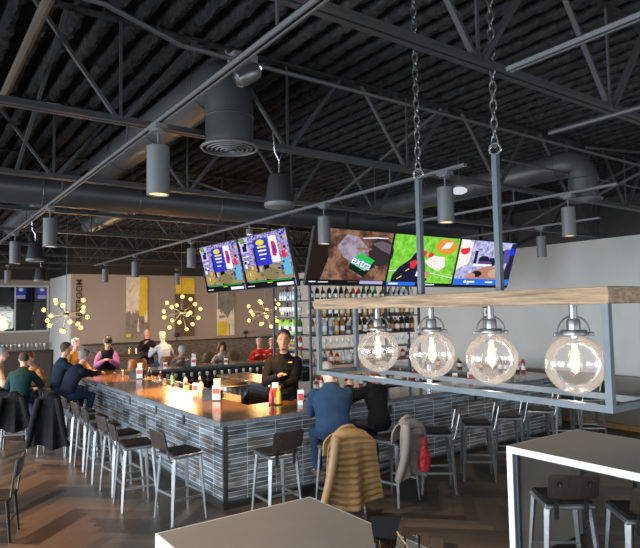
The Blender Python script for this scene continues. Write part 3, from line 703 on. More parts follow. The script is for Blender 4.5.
# ------------------------------------------------------------------ televisions
def screen_poly(items, w, h):
    """items: list of (material, [(u,v)...]) stacked in thin layers over the screen"""
    mb = MB(); ms = []; z = 0
    for m, pts in items:
        if m not in ms: ms.append(m)
        mb.add([((u - .5) * w, v * h, z) for u, v in pts], [list(range(len(pts)))], ms.index(m)); z += .0005
    return mb, ms
def rect(a, b, c, d): return [(a, b), (c, b), (c, d), (a, d)]
def oval(cx, cy, rx, ry, n=18, a0=0): return [(cx + rx * math.cos(2 * PI * k / n + a0), cy + ry * math.sin(2 * PI * k / n + a0)) for k in range(n)]
def E(name, col, s=1.0): return emis('screen_' + name, col, s)
def make_tv(label, right, upv, base, w, h, items, extra=None, group='televisions hung around the bar'):
    t = thing('television', label, 'television', base, 0, group)
    r = V(right).normalized(); u = V(upv).normalized(); n = r.cross(u)
    t.rotation_euler = Matrix(((r.x, u.x, n.x), (r.y, u.y, n.y), (r.z, u.z, n.z))).to_euler()
    b = .014
    mb = MB(); mb.b2((-w / 2, 0, -.055), (w / 2, h, -.006)); mb.b2((-w / 2, 0, -.006), (w / 2, b * 1.6, .004)); mb.b2((-w / 2, h - b, -.006), (w / 2, h, .004))
    mb.b2((-w / 2, b * 1.6, -.006), (-w / 2 + b, h - b, .004)); mb.b2((w / 2 - b, b * 1.6, -.006), (w / 2, h - b, .004)); mb.build('bezel', BLK, t)
    q, ms = screen_poly(items, w - 2 * b, h - 2.6 * b); q.v = [p + V((0, b * 1.6, -.0055)) for p in q.v]
    s = q.build('screen', ms, t)
    for m_, pts, nm in (extra or []): pass
    mb = MB(); mb.b2((-.25, h * .3, -.10), (.25, h * .7, -.055)); mb.build('wall_bracket', DARKM, t)
    p = t.rotation_euler.to_matrix() @ V((0, h * .5, -.10)) + V(base)
    q = V((0, 0, 4.0 - p.z)); iv = t.rotation_euler.to_matrix().inverted()
    MB().bar((0, h * .5, -.09), V((0, h * .5, -.09)) + iv @ q, .045, .045).build('ceiling_pole', DARKM, t)
    return t, s
def textmesh(body, size, m, name, parent, loc, rot=(0, 0, 0), extr=.001, shear=0, bold=0, align='CENTER'):
    c = bpy.data.curves.new('txt', 'FONT'); c.body = body; c.size = size; c.extrude = extr; c.shear = shear; c.offset = bold; c.align_x = align; c.align_y = 'CENTER'; c.resolution_u = 3
    o = bpy.data.objects.new('txt', c); COL.objects.link(o); bpy.context.view_layer.update()
    me = bpy.data.meshes.new_from_object(o.evaluated_get(bpy.context.evaluated_depsgraph_get()))
    bpy.data.objects.remove(o); bpy.data.curves.remove(c)
    me.name = name; me.materials.clear(); me.materials.append(m)
    q = bpy.data.objects.new(name, me); COL.objects.link(q); q.parent = parent; q.location = loc; q.rotation_euler = rot
    return q
S = .85
kb, wh = E('black', (.008, .008, .012), S), E('white', (.85, .85, .95), S)
lil, blu, dbl, grn = E('lilac', (.55, .48, .85), S), E('blue', (.03, .04, .50), S), E('bright_blue', (.02, .16, .75), S), E('green', (.03, .55, .06), S)
red, yel, skn, nav = E('red', (.75, .03, .04), S), E('yellow', (.75, .65, .05), S), E('skin', (.55, .25, .15), S), E('navy', (.012, .014, .035), S)
mos = emis_noise('screen_studio_wall', [(.012, .010, .035), (.16, .12, .36), (.50, .44, .80), (.03, .025, .08)], 13, S, (1, 1.6, 1))
dsk = emis_noise('screen_desk', [(.04, .03, .03), (.35, .26, .12), (.16, .22, .26)], 6, S)
def game_items():
    it = [(mos, rect(0, 0, 1, 1)), (dsk, rect(0, .14, 1, .42)), (kb, rect(.45, .12, .56, .9)), (kb, rect(.0, .12, .03, 1)), (kb, rect(.30, .30, .345, .78))]
    it += [(blu, rect(.33, .42, .63, .92)), (yel, oval(.47, .85, .085, .055, 12)), (wh, rect(.40, .68, .57, .71)), (wh, rect(.41, .61, .56, .635)), (wh, rect(.42, .53, .52, .55)), (yel, rect(.40, .745, .58, .78))]
    it += [(wh, rect(.65, .45, .80, .93)), (red, [(.67, .58), (.74, .55), (.78, .66), (.76, .82), (.69, .84)]), (blu, rect(.71, .60, .75, .76)), (E('aqua', (.10, .45, .65), S), rect(.84, .20, .97, .52)), (skn, oval(.88, .70, .035, .06)), (red, rect(.85, .50, .92, .64))]
    it += [(wh, rect(.08, .50, .16, .55)), (wh, rect(.06, .62, .20, .64)), (lil, rect(.05, .70, .22, .90)), (nav, rect(.09, .73, .18, .84)), (E('moss', (.16, .28, .06), S), oval(.12, .94, .10, .05)), (E('ochre', (.45, .30, .08), S), oval(.17, .26, .13, .09)), (E('olive', (.22, .19, .08), S), oval(.58, .25, .16, .11))]
    r2 = random.Random(5)
    for k in range(46):
        a, b = r2.uniform(0, .95), r2.uniform(.2, .95); w_, h_ = r2.uniform(.015, .06), r2.uniform(.02, .09)
        if .30 < a + w_ and a < .81 and b + h_ > .42: continue
        it.append(([kb, lil, nav, wh, blu, kb, E('plum', (.12, .05, .22), S), E('warm_spot', (.8, .4, .12), S)][k % 8], rect(a, b, a + w_, b + h_)))
    it += [(kb, rect(0, 0, 1, .14)), (grn, rect(.1, .115, .95, .128)), (wh, rect(.66, .02, .97, .075)), (wh, rect(.05, .04, .20, .055)), (yel, rect(.48, .085, .58, .10))]
    return it
W, H_ = 1.635, .93
make_tv('left television of the angled pair, showing purple game-show graphics', (0, -1, 0), (-.235, 0, .972), (5.0, 10.06, 2.79), W, H_, game_items())
make_tv('right television of the angled pair, beside the gum advert screen', (0, -1, 0), (-.235, 0, .972), (5.0, 8.42, 2.79), W, H_, game_items())
wood = emis_noise('screen_brown_table', [(.010, .008, .014), (.10, .045, .03), (.30, .16, .10), (.02, .012, .014)], 2.2, S, (1, 1, 1))
haze = emis_noise('screen_pale_haze', [(.10, .06, .06), (.34, .28, .36), (.42, .40, .52)], 3.0, S)
it = [(wood, rect(0, 0, 1, 1)), (haze, [(.40, .50), (.30, .70), (.40, .92), (.55, .88), (.72, .66), (.66, .50), (.52, .42)]), (E('deep_brown', (.02, .012, .012), S), [(0, .08), (.16, .08), (.22, .5), (.13, 1), (0, 1)]),
      (E('cap_dark', (.035, .025, .032), S), oval(.88, .62, .17, .26, 22)), (E('cap_brim', (.13, .10, .13), S), [(.74, .78), (.88, .66), (1, .60), (1, .78), (.86, .84)]), (E('stick', (.30, .13, .06), S), rect(.55, .655, .74, .69)), (wh, [(.60, .86), (.78, .88), (.94, .89), (.94, .905), (.78, .90), (.60, .875)]),
      (E('pack_side', (.006, .02, .012), S), [(.49, .30), (.71, .17), (.71, .26), (.79, .42), (.79, .34), (.71, .17), (.72, .16), (.80, .36), (.80, .44), (.70, .26), (.49, .40)][0:1] + [(.69, .15), (.81, .34), (.81, .46), (.70, .26), (.49, .41)]),
      (E('pack_green', (.02, .50, .06), S), [(.49, .41), (.70, .26), (.81, .46), (.73, .52), (.69, .53), (.62, .60), (.57, .55)]), (E('pack_light', (.25, .75, .25), S), [(.57, .36), (.70, .27), (.73, .33), (.60, .42)]),
      (kb, rect(0, 0, 1, .085)), (E('ticker_lilac', (.40, .38, .62), S), rect(.66, .015, .97, .075)), (wh, rect(.03, .035, .11, .055)), (wh, rect(.14, .035, .26, .05)), (E('brown_tick', (.20, .14, .05), S), rect(.50, .05, .62, .06))]
tv, sc = make_tv('second large television from the left, showing a green gum pack advert', (1, 0, 0), (0, -.316, .949), (5.87, 7.5, 2.80), W, H_, it)
textmesh('extra', .20, E('letter_blue', (.05, .12, .50), 1.0), 'lettering', sc, (.20, .395, .012), (0, 0, R(-17)), .0005, .3, .012)
textmesh('extra', .20, wh, 'lettering', sc, (.20, .395, .0135), (0, 0, R(-17)), .0005, .3, .003)
turf = emis_noise('screen_turf', [(.08, .38, .02), (.20, .58, .05), (.34, .72, .10)], 10, S, (1, 1, 1))
glare = emis_noise('screen_glare', [(.85, .60, .50), (.95, .85, .82), (.70, .45, .40)], 5, S)
it = [(turf, rect(0, 0, 1, 1)), (wh, [(0, .27), (.30, .33), (.30, .345), (0, .285)]), (wh, [(.62, .26), (.99, .16), (.99, .175), (.62, .275)]),
      (E('shade_green', (.05, .22, .02), S), [(.02, .05), (.5, .05), (.62, .2), (.5, .3), (.2, .2)]), (nav, [(.05, .05), (.44, .05), (.54, .30), (.50, .52), (.44, .66), (.34, .66), (.28, .52), (.15, .38), (.06, .20)]), (wh, [(.40, .20), (.45, .18), (.47, .30), (.42, .33)]), (red, [(.30, .36), (.36, .34), (.40, .46), (.36, .52), (.29, .48)]), (red, [(.38, .55), (.44, .50), (.50, .62), (.52, .70), (.46, .72)]), (red, [(.53, .60), (.60, .55), (.63, .66), (.57, .70)]),
      (E('orange_glow', (.75, .28, .04), S), oval(.80, .82, .17, .16)), (wh, [(.72, .76), (.86, .80), (.90, .92), (.78, .90)]), (glare, [(.50, .50), (.62, .62), (.80, .60), (.84, .42), (.74, .30), (.58, .40)]), (nav, [(.45, .10), (.58, .10), (.60, .28), (.50, .30)]), (red, [(.46, .22), (.52, .20), (.53, .30), (.47, .32)]), (skn, oval(.56, .22, .05, .07)),
      (yel, [(.13, .12), (.20, .18), (.20, .20), (.13, .14)]), (yel, [(.24, .28), (.29, .33), (.29, .35), (.24, .30)]), (dbl, rect(0, 0, .42, .07)), (kb, rect(.42, 0, 1, .055)), (wh, rect(.03, .02, .16, .05)), (wh, rect(.55, .015, .72, .035))]
make_tv('third large television, showing a football game on bright green turf', (1, 0, 0), (0, -.316, .949), (7.515, 7.5, 2.80), W, H_, it)
aud = emis_noise('screen_audience', [(.10, .10, .22), (.42, .42, .68), (.62, .62, .85)], 11, S)
it = [(aud, rect(0, 0, 1, 1)), (glare, [(.0, .35), (.20, .5), (.22, .95), (.05, 1), (0, 1)]), (red, oval(.10, .78, .08, .10)), (wh, [(.04, .80), (.15, .84), (.15, 1), (.04, 1)]), (nav, rect(.28, .46, .33, .78)), (nav, oval(.46, .60, .10, .08)), (nav, oval(.62, .55, .07, .10)), (E('violet', (.10, .06, .22), S), rect(.36, .46, .60, .56)), (wh, [(.28, .44), (.62, .46), (.62, .50), (.28, .50)]),
      (E('desk_brown', (.42, .20, .13), S), [(.18, .17), (.92, .17), (.92, .42), (.55, .46), (.30, .34)]), (nav, oval(.38, .28, .09, .07)), (skn, oval(.28, .24, .08, .06)), (E('light_wood', (.55, .35, .24), S), oval(.68, .30, .10, .10)), (nav, rect(.74, .40, .84, .82)), (E('night', (.015, .02, .05), S), [(.86, .10), (1, .10), (1, 1), (.92, .98), (.90, .60)]), (E('violet2', (.10, .08, .30), S), [(.80, .52), (.92, .55), (.92, .85), (.80, .85)]), (E('emblem_blue', (.01, .03, .85), 1.1), oval(.95, .80, .05, .08)),
      (dbl, rect(0, .035, 1, .17)), (wh, oval(.20, .105, .025, .035, 12)), (wh, [(.23, .085), (.37, .085), (.37, .12), (.23, .12)]), (wh, rect(.56, .085, .70, .12)), (wh, rect(.23, .055, .28, .065)), (kb, rect(0, 0, 1, .035))]
make_tv('rightmost television, showing a studio crowd over a blue banner', (1, 0, 0), (0, -.316, .949), (9.16, 7.5, 2.80), W, H_, it)
# two small screens standing in for a television reflection in the rear window
for i, (x, lb) in enumerate(((3.62, 'small blue screen standing in for a reflection in the rear window, left one'), (4.34, 'small blue screen standing in for a reflection in the rear window, right one'))):
    it = [(E('night', (.015, .02, .05), S), rect(0, 0, 1, 1)), (E('far_blue', (.06, .08, .55), S), oval(.5, .6, .30, .30)), (wh, oval(.5, .66, .13, .10)), (lil, rect(.25, .15, .75, .35))]
    t = thing('television', lb, 'television', (x, 24.2, 2.92), 0, 'screens behind the rear window')
    MB().b2((-.33, -.0, 0), (.33, .05, .72)).build('bezel', BLK, t)
    q, ms = screen_poly(it, .6, .66); q.v = [V((p.x, -.004 - p.z, p.y + .03)) for p in q.v]; q.build('screen', ms, t)
    MB().bar((0, .03, .72), (0, .03, .8), .04, .03).build('ceiling_pole', DARKM, t)

# ------------------------------------------------------------------ back bar rack and bottles
RX, RY = 5.78, 8.42
t = thing('back_bar_cabinet', 'dark back bar cabinet carrying the bottle rack under the televisions', 'cabinet', (5.65, 8.34, .1))
MB().b2((0, 0, 0), (3.2, 1.35, .88)).build('body', DARKW, t); MB().b2((-.03, -.03, .88), (3.23, 1.38, .92)).build('top', STAINL, t)
for k in range(4): MB().b2((.05 + k * .79, -.02, .06), (.80 + k * .79, 0, .82)).build('door', BLUEM, t)
Z0 = 1.02
t = thing('bottle_rack', 'tall two-sided steel shelving rack full of liquor bottles under the televisions', 'shelving', (RX, RY, Z0))
FRONT_L, SIDE_L, DEP = 2.62, 1.22, .30
LV = [1.02, 1.46, 1.72, 1.98, 2.30, 2.60]
for (x, y) in ((0, 0), (1.75, 0), (FRONT_L, 0), (.0, .45), (0, SIDE_L), (FRONT_L, DEP), (DEP, SIDE_L)):
    MB().b2((x - .02, y - .02, 0), (x + .02, y + .02, 2.96 - Z0)).build('post', BLUEM, t)
for z in LV[1:]:
    MB().b2((.022, -.0, z - Z0 - .022), (FRONT_L - .022, DEP, z - Z0)).build('shelf', BLUEM, t)
    MB().b2((0.0, DEP, z - Z0 - .022), (DEP, SIDE_L - .022, z - Z0)).build('shelf', BLUEM, t)
MB().b2((0, 0, 2.94 - Z0), (FRONT_L, .04, 2.98 - Z0)).build('top_rail', BLUEM, t); MB().b2((0, 0, 2.94 - Z0), (.04, SIDE_L, 2.98 - Z0)).build('top_rail', BLUEM, t)
BG = {'amber': mat('liquor_amber', (.26, .10, .025), .12), 'dark': mat('dark_bottle_glass', (.02, .018, .016), .12), 'green': mat('green_bottle_glass', (.03, .16, .04), .12), 'clear': mat('clear_bottle', (.42, .44, .45), .10), 'red': mat('red_liquor', (.32, .03, .02), .14), 'gold': mat('gold_liquor', (.40, .24, .05), .12), 'brown': mat('brown_bottle', (.09, .04, .02), .12), 'lime': mat('lime_bottle', (.30, .55, .04), .15)}
LB = {'white': mat('paper_white', (.72, .71, .68), .6), 'cream': mat('paper_cream', (.55, .46, .32), .6), 'black': mat('paper_black', (.03, .03, .03), .5), 'orange': mat('paper_orange', (.55, .22, .05), .5), 'blue': mat('paper_blue', (.10, .16, .30), .5)}
SHAPES = {'tall': [(0, 0), (.036, 0), (.038, .01), (.038, .17), (.030, .20), (.014, .225), (.013, .265)], 'round': [(0, 0), (.045, 0), (.048, .015), (.048, .12), (.035, .155), (.015, .175), (.014, .215)],
          'wine': [(0, 0), (.035, 0), (.037, .01), (.037, .16), (.020, .21), (.014, .225), (.014, .285)], 'squat': [(0, 0), (.052, 0), (.054, .015), (.050, .10), (.030, .13), (.018, .14), (.018, .165)]}
protos = {}
KSP = [('tall', 'amber', 'white'), ('tall', 'clear', 'white'), ('round', 'amber', 'cream'), ('wine', 'dark', 'cream'), ('tall', 'clear', 'blue'), ('round', 'brown', 'white'), ('squat', 'gold', 'black'), ('tall', 'brown', 'orange'), ('wine', 'green', 'white'), ('tall', 'red', 'white'), ('tall', 'dark', 'white'), ('round', 'clear', 'black'), ('tall', 'gold', 'cream'), ('tall', 'lime', 'white'), ('round', 'red', 'cream')]
ORD = ['first', 'second', 'third', 'fourth', 'fifth', 'sixth', 'seventh', 'eighth', 'ninth', 'tenth', 'eleventh', 'twelfth', 'thirteenth', 'fourteenth', 'fifteenth', 'sixteenth', 'seventeenth', 'eighteenth', 'nineteenth', 'twentieth', 'twenty-first']
SHN = {'tall': 'tall', 'round': 'round-shouldered', 'wine': 'slim-necked', 'squat': 'squat'}
def bottle(k, loc, where, group, sc=1.0):
    sh, g, lab = k
    label = '%s %s bottle with %s label, %s' % (SHN[sh], g, lab, where)
    if k not in protos:
        t = thing('liquor_bottle', label, 'bottle', loc, rnd.random(), group); pr = SHAPES[sh]; h = pr[-1][1]
        MB().lathe(pr, seg=12).build('glass_body', BG[g], t)
        MB().lathe([(pr[-1][0] + .003, h - .03), (pr[-1][0] + .003, h + .008), (0, h + .009)], seg=10).build('cap', BLK if g in ('clear', 'amber', 'green', 'lime') else LB['cream'], t)
        z0, z1 = (.05, .12) if sh != 'squat' else (.03, .085)
        MB().lathe([(pr[2][0] + .0012, z0), (pr[3][0] + .0012, z1)], seg=12, caps=False).build('paper_label', LB[lab], t)
        protos[k] = t
    else: t = dup(protos[k], loc, rnd.random() * 6, label, group)
    t.scale = (sc, sc, sc); return t
LVN = {1: 'lowest', 2: 'second-lowest', 3: 'middle', 4: 'second-highest', 5: 'top'}
glassp = None
def stem(loc, where, group):
    global glassp
    lb = 'clear stemmed glass, ' + where
    if glassp is None:
        o = MB().lathe([(0, 0), (.034, 0), (.034, .004), (.005, .01), (.005, .075), (.03, .10), (.038, .135), (.033, .185), (.031, .185), (.036, .135), (.028, .104), (0, .09)], seg=14, caps=False).build('stemmed_glass', mat('glassware', (.60, .60, .60), .12, spec=.8), None)
        tag(o, lb, 'glass', group); glassp = o
    else:
        o = glassp.copy(); COL.objects.link(o); o['label'] = lb; o['group'] = group
    o.location = loc; return o
for li in range(1, 6):
    nf = 19; z = LV[li] + .001
    for i in range(nf):
        x = RX + .10 + (FRONT_L - .2) * i / (nf - 1)
        if abs(x - RX - 1.75) < .055: x += .06
        wh_ = '%s from left on %s front shelf' % (ORD[i], LVN[li])
        if li == 2: stem((x, RY + .10, z), wh_, 'glasses on the rack'); continue
        pool = {1: [6, 14, 9, 12, 1, 11], 3: [1, 4, 0, 12, 11, 1], 4: [3, 7, 10, 2, 12, 5], 5: [5, 10, 2, 9, 14, 3]}[li]
        if li == 5 and 9 <= i <= 12: k = KSP[8]
        elif li == 5 and i >= 14: k = KSP[1]
        elif li == 3 and i >= 8: k = KSP[[3, 10, 7, 5][i % 4]]
        else: k = KSP[pool[rnd.randrange(6)]]
        bottle(k, (x, RY + .10, z), wh_, 'bottles on the front of the rack', {1: 1.0, 3: 1.24, 4: 1.12, 5: .90}[li])
        if li in (3, 4, 5) and i < nf - 1:
            bottle(KSP[pool[rnd.randrange(6)]], (x + .06, RY + .215, z), '%s from left in back row, %s front shelf' % (ORD[i], LVN[li]), 'bottles in the back row of the rack', {3: 1.22, 4: 1.12, 5: .9}[li])
    ns = 9
    for i in range(ns):
        y = RY + SIDE_L - .10 - (SIDE_L - .5) * i / (ns - 1); wh_ = '%s from left on %s left-side shelf' % (ORD[i], LVN[li])
        if abs(y - RY - .45) < .05: y += .07
        if li in (4,): stem((RX + .10, y, z), wh_, 'glasses on the rack'); continue
        if li == 5:
            k = None
        pool = {1: [6, 2, 12, 6], 2: [12, 6, 2, 9], 3: [3, 13, 8, 11], 5: [1, 1, 4, 1]}[li]
        bottle(KSP[pool[rnd.randrange(4)]], (RX + .10, y, z), wh_, 'bottles on the side of the rack', 1.2 if li == 3 else (1.0 if li != 5 else .75))
# clutter on the back bar top
for i in range(15):
    bottle(KSP[[14, 9, 12, 6, 14, 2, 9, 11, 14, 5, 0, 14, 9, 2, 14][i]], (5.90 + i * .165, 8.44 + .07 * (i % 2), Z0 + .001), '%s from left on back bar top below the rack' % ORD[i], 'bottles on the back bar top', .95)
t = thing('beer_tower', 'stainless steel beer tower column standing on the bar behind the second globe', 'beer tap', (7.55, 7.35, ZT))
MB().lathe([(0, 0), (.11, 0), (.11, .02), (.06, .03), (.055, .36), (.04, .40), (0, .41)], seg=24).build('column', STAINL, t)
mb = MB(); mb.tube([(-.05, 0, .30), (-.12, -.02, .30), (-.14, -.02, .24)], .012, 8); mb.build('spout', NICK, t); MB().box((-.11, -.02, .36), (.03, .03, .12), None, 0, .008).build('handle', BLK, t)
# bottle clusters on the right wing of the bar
for i in range(10):
    bottle(KSP[[2, 7, 14, 0, 7, 2, 5, 14, 0, 7][i]], (10.15 + (i % 2) * .13, 9.9 - i * .16, ZT + .001), '%s of the amber row on the bar\'s right wing' % ORD[i], 'amber bottles on the right wing', 1.0)
for i in range(5):
    bottle(KSP[[10, 10, 3, 10, 9][i]], (10.30 + i * .03, 7.98 - i * .12, ZT + .001), '%s of the dark cluster near the bar\'s right end' % ORD[i], 'dark bottles on the right wing', 1.15)
# bottles in the well
for i in range(12):
    bottle(KSP[[8, 1, 3, 11, 9, 4, 13, 1, 14, 10, 1, 3][i]], (4.32 + (i % 2) * .12, 13.0 - i * .33, .951), '%s from the far end in the bottle well' % ORD[i], 'bottles in the speed rail', 1.1)
t = thing('glass_rack', 'low steel rack of upturned glasses under the rear counter', 'rack', (4.6, 13.30, .1))
MB().b2((0, 0, .66), (4.4, .40, .69)).build('shelf', STAINL, t)
for x in (.05, 2.2, 4.35): MB().b2((x - .02, .18, 0), (x + .02, .22, .66)).build('leg', STAINL, t)
for i in range(21): stem((4.75 + i * .2, 13.45, .791), '%s from left on the rear counter rack' % ORD[i], 'glasses under the rear counter')
# ------------------------------------------------------------------ things on the counter
def caddy(loc, rz, where, napk=True):
    t = thing('napkin_caddy', 'dark caddy of napkins and a red-white card ' + where, 'caddy', loc, rz, 'napkin caddies on the bar'); t.scale = (1.4, 1.4, 1.4)
    mb = MB(); mb.b2((-.10, -.06, 0), (.10, .06, .012)); mb.b2((-.10, -.06, .012), (-.092, .06, .12)); mb.b2((.0, -.06, .012), (.008, .06, .12)); mb.b2((-.092, .052, .012), (.1, .06, .10)); mb.b2((-.092, -.06, .012), (.0, -.052, .12))
    mb.cyl((-.05, 0, .012), (-.05, 0, .13), .03, seg=12); mb.build('tray', DARKM, t)
    mb = MB()
    for k in range(4): mb.box((.03 + .014 * k, .0, .125), (.008, .085, .21), (0, R(-4 + 3 * k), 0))
    mb.build('napkins', WHITE, t)
    t2 = MB().box((.055, -.068, .09), (.085, .008, .15)).build('menu_card', WHITE, t)
    MB().box((.055, -.0735, .105), (.075, .002, .055)).build('red_panel', REDC, t2)
caddy((3.92, 8.38, ZT), R(-38), 'nearest the bar\'s front corner'); caddy((4.0, 12.2, ZT), R(-30), 'at the purple-sleeved guest'); caddy((5.94, 13.95, ZT), R(-30), 'left of the curly-haired woman')
def card(loc, rz, where, h=.15):
    t = thing('table_tent', 'small red-and-white menu card standing ' + where, 'menu card', loc, rz, 'menu cards on the bar')
    MB().prism([(-.035, 0), (.035, 0), (.004, h), (-.004, h)], -.045, .045, 'x').build('card', WHITE, t)
    MB().prism([(-.0365, .045 * h / .15), (-.0355, .045 * h / .15), (-.0155, .112 * h / .15), (-.0165, .112 * h / .15)], -.038, .038, 'x').build('red_panel', REDC, t)
card((4.04, 9.30, ZT), R(-40), 'on the left wing by the bottle well', .17); card((4.70, 7.12, ZT), R(-30), 'on the front counter before the bartender', .21); card((4.48, 7.60 - .14, ZT), R(-25), 'behind the ketchup and mustard', .30)
card((5.28, 13.95, ZT), R(-30), 'on the rear counter below the grey cap', .15); card((6.9, 13.95, ZT), R(-30), 'on the rear counter right of the curly-haired woman', .15); card((8.2, 7.35, ZT), R(-30), 'behind the third globe, left one', .17); card((8.55, 7.30, ZT), R(-30), 'behind the third globe, right one', .17)
def squeeze(loc, m, label):
    t = thing('squeeze_bottle', label, 'condiment bottle', loc, 0, 'squeeze bottles by the bartender'); t.scale = (1.2, 1.2, 1.2)
    MB().lathe([(0, 0), (.030, 0), (.032, .01), (.030, .13), (.022, .155), (0, .157)], seg=16).build('bottle_body', m, t); MB().lathe([(.018, .155), (.014, .17), (.005, .205), (0, .206)], seg=12).build('nozzle', m if m is MUST else REDC, t)
t = thing('condiment_tray', 'small black tray under the ketchup and mustard', 'tray', (4.42, 7.36, ZT), R(-20)); MB().lathe([(0, 0), (.10, 0), (.105, .018), (.098, .018), (.095, .006), (0, .006)], seg=24, caps=False).build('dish', DARKM, t)
squeeze((4.37, 7.38, ZT + .0065), KETCH, 'red ketchup squeeze bottle on the front counter'); squeeze((4.465, 7.34, ZT + .0065), MUST, 'yellow mustard squeeze bottle on the front counter')
t = thing('coaster_holder', 'black coaster holder on the front counter in front of the bartender', 'holder', (4.72, 6.97, ZT)); MB().lathe([(0, 0), (.07, 0), (.075, .07), (.068, .07), (.06, .01), (0, .01)], seg=20, caps=False).build('cup', BLK, t); MB().ell((.03, .02, .075), (.05, .04, .02)).build('cloth', LAMPGREY, t)
for (x, y, m, lb) in ((3.72, 12.75, 0, 'beer pint glass before the man in navy'), (3.95, 12.95, 1, 'pale drink glass by the purple-sleeved guest')):
    t = thing('drink_glass', lb, 'glass', (x, y, ZT)); MB().lathe([(0, 0), (.03, 0), (.04, .15), (.037, .15), (.028, .008), (0, .008)], seg=16, caps=False).build('glass_wall', GLASS, t); MB().lathe([(0, .009), (.0275, .009), (.035, .12), (0, .12)], seg=16).build('drink', OAK if m == 0 else WHITE, t)

# ------------------------------------------------------------------ chandeliers, art, lettering
def sputnik(loc, label, seed):
    r2 = random.Random(seed); t = thing('sputnik_chandelier', label, 'chandelier', loc, 0, 'starburst chandeliers by the back wall')
    MB().ell((0, 0, 0), (.075, .075, .06), 14, 8).build('hub', GUN, t); MB().cyl((0, 0, .05), (0, 0, 4.7 - loc[2]), .009, seg=8).build('stem', GUN, t)
    dirs = []
    for k in range(18):
        z = 1 - 2 * (k + .5) / 18; a = k * 2.39996 + seed
        dirs.append(V((math.sqrt(1 - z * z) * math.cos(a), math.sqrt(1 - z * z) * math.sin(a), z * .85)))
    for d in dirs:
        if d.z > .72: continue
        r = .52 * r2.uniform(.8, 1.0)
        arm = MB().cyl(d * .05, d * r, .006, seg=6); arm.cyl(d * (r - .03), d * (r + .03), .014, seg=8); arm = arm.build('arm', GUN, t)
        MB().ell(d * (r + .075), (.050, .050, .050), 10, 7).build('bulb', GLOW, arm)
    l = bpy.data.lights.new('chandelier_lamp', 'POINT'); l.energy = 95; l.color = (1, .58, .24); l.shadow_soft_size = .42
    o = bpy.data.objects.new('chandelier_lamp', l); COL.objects.link(o); o.location = V(loc) - V((0, 0, .35))
sputnik((3.36, 15.6, 2.42), 'starburst chandelier with warm bulbs at the left near the restroom lettering', 1)
sputnik((6.37, 15.6, 2.44), 'starburst chandelier with warm bulbs in front of the brown-and-yellow painting', 2)
sputnik((9.05, 15.6, 2.40), 'starburst chandelier with warm bulbs partly behind the bottle rack', 3)
YEL = mat('paint_yellow', (.62, .46, .03), .6, var=.15, vs=5); CRM = mat('paint_cream', (.66, .60, .52), .7, var=.2, vs=4); TAU = mat('paint_taupe', (.22, .18, .155), .7, var=.45, vs=3); BRN = mat('paint_brown', (.095, .062, .042), .6, var=.2, vs=5); GRY = mat('paint_grey', (.20, .19, .18), .7, var=.4, vs=4)
def ragged(x0, z0, x1, z1, side, amp, seed, n=16):
    r2 = random.Random(seed); pts = []
    if side == 'b': return [(x0, z1), (x0, z0 + r2.uniform(-amp, amp))] + [(x0 + (x1 - x0) * i / n, z0 + r2.uniform(-amp, amp)) for i in range(1, n)] + [(x1, z0 + r2.uniform(-amp, amp)), (x1, z1)]
    if side == 't': return [(x1, z0), (x1, z1 + r2.uniform(-amp, amp))] + [(x1 - (x1 - x0) * i / n, z1 + r2.uniform(-amp, amp)) for i in range(1, n)] + [(x0, z1 + r2.uniform(-amp, amp)), (x0, z0)]
    return [(x1, z0), (x1, z1), (x0, z1)] + [(x0 + r2.uniform(-amp, amp), z1 - (z1 - z0) * i / n) for i in range(1, n)] + [(x0, z0)]
def painting(x0, x1, z0, z1, label, base, items):
    t = thing('wall_painting', label, 'painting', (x0, YN - .04, z0)); w, h = x1 - x0, z1 - z0
    MB().b2((0, 0, 0), (w, .04, h)).build('canvas', base, t)
    mb = MB(); ms = []; y = -.001
    for m, pts in items:
        if m not in ms: ms.append(m)
        mb.add([(min(max(p[0], 0), 1) * w, y, min(max(p[1], 0), 1) * h) for p in pts], [list(range(len(pts)))], ms.index(m)); y -= .0006
    mb.build('paint_layer', ms, t)
painting(5.88, 6.57, 1.62, 3.60, 'tall abstract canvas, cream and yellow over taupe, leftmost on the back wall', TAU, [(CRM, ragged(0, .44, .72, 1, 'b', .05, 3)), (YEL, ragged(.62, .36, 1, 1, 'l', .05, 5)), (CRM, ragged(.86, .26, 1, .42, 't', .06, 6, 5)), (YEL, [(.08, .78), (.22, .80), (.40, .90), (.36, .86), (.18, .74)]), (CRM, [(.5, .12), (.62, .1), (.6, .3), (.56, .34)]), (YEL, rect(0, .02, .22, .08)), (GRY, [(.1, .12), (.4, .1), (.34, .3), (.2, .34)])])
painting(7.53, 8.21, 1.62, 3.60, 'tall canvas, yellow top third over dark brown, middle of the back wall', BRN, [(YEL, ragged(0, .73, 1, 1, 'b', .006, 9))])
painting(9.07, 9.73, 1.60, 3.60, 'tall canvas of grey and cream with yellow corner, right on the back wall', CRM, [(GRY, ragged(0, .45, 1, 1, 'b', .06, 12)), (YEL, ragged(0, 0, .58, .24, 't', .03, 14)), (GRY, [(.35, .4), (.6, .3), (.75, .42), (.7, .55), (.3, .5)]), (BRN, rect(.66, .0, .70, .2)), (GRY, [(.1, .3), (.5, .32), (.4, .36), (.1, .35)])])
t = thing('wall_sign', 'dark vertical restroom lettering on the back wall left of the paintings', 'sign', (4.46, YN - .012, 2.86))
MB().b2((-.004, .008, -.62), (.004, .0118, .62)).build('mounting_strip', BLK, t)
textmesh('RESTROOM', .25, mat('sign_black', (.02, .018, .017), .5), 'lettering', t, (0, 0, 0), Matrix(((0, -1, 0), (0, 0, -1), (1, 0, 0))).to_euler(), .008, 0, .002)
